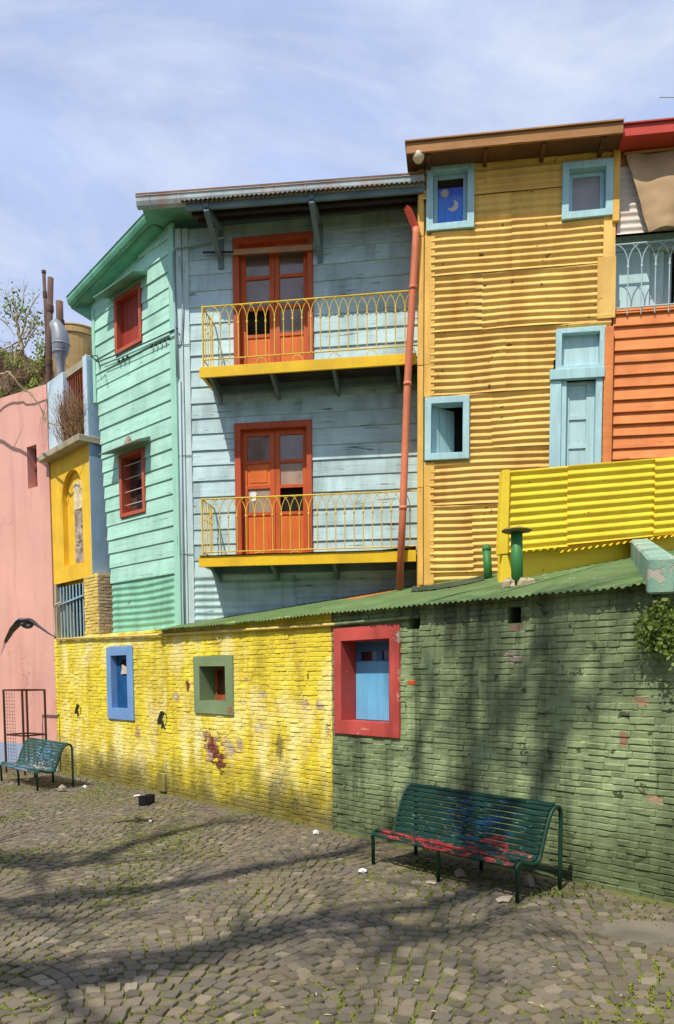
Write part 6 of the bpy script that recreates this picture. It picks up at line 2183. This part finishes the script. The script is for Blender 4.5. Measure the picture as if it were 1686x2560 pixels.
# weeds along the foot of the wall and under the bench
mb = MB()
M_WEED = paint('weed_green', (96, 110, 38), var=0.35, rough=0.8, bump=0, coords='Position', nscale=6)
spots_ = [(1110, 2180, 60, .05), (1380, 2235, 120, .06), (1440, 2215, 60, .05), (640, 2040, 40, .05), (180, 1960, 60, .05), (260, 1962, 40, .05), (1560, 2260, 60, .04), (740, 2062, 30, .05), (120, 1978, 30, .04), (1600, 2300, 40, .04), (300, 1975, 60, .04)]
for (x, y, n_, h_) in spots_:
    g = on_ground(x, y)
    for k in range(int(n_ * 1.5)):
        a = R.uniform(0, 6.28)
        p = Vector((g.x + R.gauss(0, 0.16), g.y + R.gauss(0, 0.1), -0.01))
        if (p - FB.o).dot(FB.n) < 0.03:
            continue
        d = Vector((math.cos(a), math.sin(a), 0))
        s_ = Vector((-d.y, d.x, 0)) * R.uniform(0.004, 0.009)
        hh = h_ * R.uniform(0.25, 0.9)
        mb.add([p - s_, p + s_, p + d * hh * .5 + s_ * 1.2 + Vector((0, 0, hh * .8)), p + d * hh * .9 + Vector((0, 0, hh))], [(0, 1, 2, 3)])
mb.build('weeds', M_WEED, None, kind='stuff', label='tufts of weeds along the wall foot and under the bench', category='weeds')

# bushy plant rooted in the top of the green wall
pp = FB.px(1662, 1585, 0.12)
pr_ = root('wall_plant', FB.w(pp[0], 0.0, pp[1]), 'leafy green bush growing out of the green brick wall at the right edge', 'plant', -PHI_B)
ml, mb = MB(), MB()
for k in range(46):
    a, e_ = R.uniform(-1.5, 1.5), R.uniform(-0.9, 1.1)
    ln = R.uniform(0.55, 1.05)
    tip = Vector((0.31 * ln * math.sin(a) * math.cos(e_), -0.08 - 0.2 * ln * abs(math.cos(a)), 0.28 * ln * math.sin(e_) + 0.02))
    mid = tip * 0.5 + Vector((0, -0.03, 0.06))
    mb.tube([(0, 0.02, -0.02), mid, tip], [0.006, 0.004, 0.002], 4, False)
    for q in range(52):
        t_ = R.uniform(0.3, 1.05)
        c = (mid * 2 * t_ if t_ < .5 else mid.lerp(tip, (t_ - .5) * 2)) + Vector((R.gauss(0, .05), R.gauss(0, .04), R.gauss(0, .05)))
        an_, r_ = R.uniform(0, 6.28), R.uniform(0.010, 0.027)
        u = Vector((math.cos(an_), R.uniform(-.7, .7), math.sin(an_))) * r_
        w = Vector((-math.sin(an_), R.uniform(-.7, .7), math.cos(an_))) * r_ * 0.65
        ml.add([c - u, c + w, c + u, c - w], [(0, 1, 2, 3)])
mb.build('stems', M_DRY, pr_, kind='stuff')
ml.build('foliage', paint('plant_leaf', (96, 118, 40), var=0.4, rough=0.6, bump=0, coords='Position', nscale=9), pr_, kind='stuff')

# ------------------------------------------------------------------ bird gliding in front of the pink wall
Yb = 9.5
bc = at_depth(68, 1562, Yb)
bd = bpy.data.meshes.new('pigeon')
bm = bmesh.new()
def W(x, y, dy=0.0):
    return at_depth(x, y, Yb + dy) - bc
span = [(W(2, 1640, -0.05), 0.02, 0.006), (W(14, 1605, -0.04), 0.06, 0.010), (W(30, 1576, -0.02), 0.09, 0.014), (W(48, 1556, 0), 0.11, 0.02), (W(58, 1553), 0.14, 0.034), (W(68, 1556), 0.17, 0.046),
        (W(80, 1553), 0.14, 0.034), (W(92, 1562, 0.01), 0.11, 0.02), (W(110, 1575, 0.03), 0.09, 0.014), (W(126, 1586, 0.05), 0.06, 0.010), (W(140, 1593, 0.06), 0.02, 0.006)]
rings = []
for c, ch, th in span:
    rg = []
    for k in range(10):
        a = 2 * PI * k / 10
        rg.append(bm.verts.new(c + Vector((0, math.cos(a) * ch, math.sin(a) * th - 0.25 * math.cos(a) * ch * 0.4))))
    rings.append(rg)
for a, b in zip(rings[:-1], rings[1:]):
    for k in range(10):
        bm.faces.new((a[k], a[(k + 1) % 10], b[(k + 1) % 10], b[k]))
bm.faces.new(list(reversed(rings[0])))
bm.faces.new(rings[-1])
# body and head grown from the middle ring, along the line of flight
def ell(c, rx, ry, rz_):
    n0 = bmesh.ops.create_icosphere(bm, subdivisions=2, radius=1.0)['verts']
    for v in n0:
        v.co = Vector((v.co.x * rx, v.co.y * ry, v.co.z * rz_)) + c
ell(W(68, 1562), 0.052, 0.16, 0.05)
ell(W(72, 1566, -0.17), 0.028, 0.04, 0.03)
ell(W(66, 1560, 0.2), 0.05, 0.1, 0.012)
ell(W(73, 1570, -0.215), 0.007, 0.02, 0.006)
bmesh.ops.recalc_face_normals(bm, faces=bm.faces)
bm.to_mesh(bd)
bm.free()
bird = link('pigeon', bd, paint('pigeon_grey', (84, 80, 88), var=0.25, rough=0.7, bump=0.1))
bird.location = bc
rmod = bird.modifiers.new('remesh', 'REMESH')
rmod.mode = 'VOXEL'
rmod.voxel_size = 0.008
rmod.use_smooth_shade = True
bird['label'], bird['category'] = 'dark grey pigeon gliding with wings spread before the pink wall', 'bird'

# ------------------------------------------------------------------ bare plane tree behind the viewer whose limbs shade the square
def lift(P, h):
    return P - LDIR * ((h - P.z) / -LDIR.z)


def lg(pts, h0, h1):
    n_ = len(pts)
    return [lift(on_ground(x, y), h0 + (h1 - h0) * i / (n_ - 1)) for i, (x, y) in enumerate(pts)]


def lw(pts, h0, h1):
    n_ = len(pts)
    return [lift(FB.w(*(lambda q: (q[0], 0, q[1]))(FB.px(x, y))), h0 + (h1 - h0) * i / (n_ - 1)) for i, (x, y) in enumerate(pts)]


t0 = Vector((-7.6, -2.9, 0))
crotch = Vector((-8.0, -2.6, 10.0))
A_ = lg([(-200, 2300), (0, 2262), (150, 2248), (370, 2222), (560, 2190), (700, 2160), (840, 2135), (960, 2105)], 13, 14.5)
B_ = lg([(-250, 2440), (0, 2440), (200, 2446), (420, 2402), (600, 2352), (760, 2312), (900, 2290), (1090, 2262), (1180, 2225)], 13, 14.5)
C_ = lg([(-200, 2170), (0, 2150), (180, 2165), (330, 2110), (520, 2060), (640, 2048)], 13.5, 14.5)
D_ = lg([(900, 2290), (1000, 2330), (1100, 2330), (1220, 2300), (1300, 2270)], 14.3, 15)
E1 = lw([(1180, 1990), (1215, 1880), (1240, 1760), (1222, 1660), (1236, 1575)], 14.5, 16.5)
E2 = lw([(1345, 1985), (1372, 1900), (1398, 1790), (1392, 1690), (1408, 1600)], 14.6, 16.6)
E3 = lw([(1020, 1980), (1050, 1850), (1075, 1740), (1060, 1640)], 14.6, 16.4)
E4 = lw([(1240, 1760), (1290, 1720), (1330, 1640), (1345, 1580)], 15, 16.4)
limbs = [([t0, t0 + Vector((0.1, 0.2, 3.5)), crotch], 0.34, 0.24),
         ([crotch] + A_, 0.22, 0.06), ([crotch] + B_, 0.26, 0.08), ([crotch] + C_, 0.25, 0.05), (D_, 0.13, 0.05),
         ([B_[-2], B_[-1]] + E1, 0.13, 0.06), ([B_[-1]] + E2, 0.12, 0.05), ([A_[-2], A_[-1]] + E3, 0.075, 0.04), (E1[2:3] + E4[1:], 0.08, 0.03)]
bare_tree('plane_tree', M_BARK, 'tall leafless plane tree whose limbs shade the cobbles', 'tree', limbs, 20, 4, 1.6)

# ------------------------------------------------------------------ unseen houses added behind the viewer to block sky light
FX = Frame(FB.o + FB.n * 17.0, PHI_B + PI)
M_ACR = paint('blocker_side_plaster', (150, 110, 84), var=0.15, rough=0.85, streak=((104, 76, 60), 0.5), bump=0.3)
for (a, b, h_, rgb, lab) in ((-26.0, -12.2, 8.6, (120, 140, 150), 'grey blue two-storey house added across the street to block sky light, nearest the square'), (-12.0, 0.4, 9.4, (150, 96, 74), 'brick red two-storey house added across the street to block sky light'), (0.6, 14.0, 8.4, (160, 140, 90), 'ochre two-storey house added across the street to block sky light, far end')):
    t = frame_root('sky_block_house', FX, lab, 'house', 'unseen houses added to block sky light')
    ops = []
    x = a + 1.2
    while x < b - 2.0:
        ops += [(x, x + 1.1, 1.0 if (len(ops) // 2) % 3 else 0.05, 2.7), (x, x + 1.1, 4.6, 6.7)]
        x += 2.6
    plate(MB(), a, b, -0.05, h_, ops, 0.0, 0.35).build('wall', paint('blocker_plaster_%d' % rgb[0], rgb, var=0.12, rough=0.85, streak=((90, 76, 60), 0.4)), t)
    MB().box(a, b, 0.6, 7.0, -0.05, h_ - 0.3).build('wall_core', M_COREWALL, t)
    MB().box(a - 0.1, b + 0.1, -0.3, 7.0, h_, h_ + 0.25).build('cornice', M_CONC, t)
    for (x0, x1, z0, z1) in ops:
        MB().ring((x0 + 0.002, x1 - 0.002, z0 + 0.002, z1 - 0.002), (x0 + 0.09, x1 - 0.09, z0 + 0.09, z1 - 0.09), 0.1, 0.2).build('window_frame', M_WFR, t)
        MB().box(x0 + 0.09, x1 - 0.09, 0.15, 0.16, z0 + 0.09, z1 - 0.09).build('pane', M_DKGLASS, t)
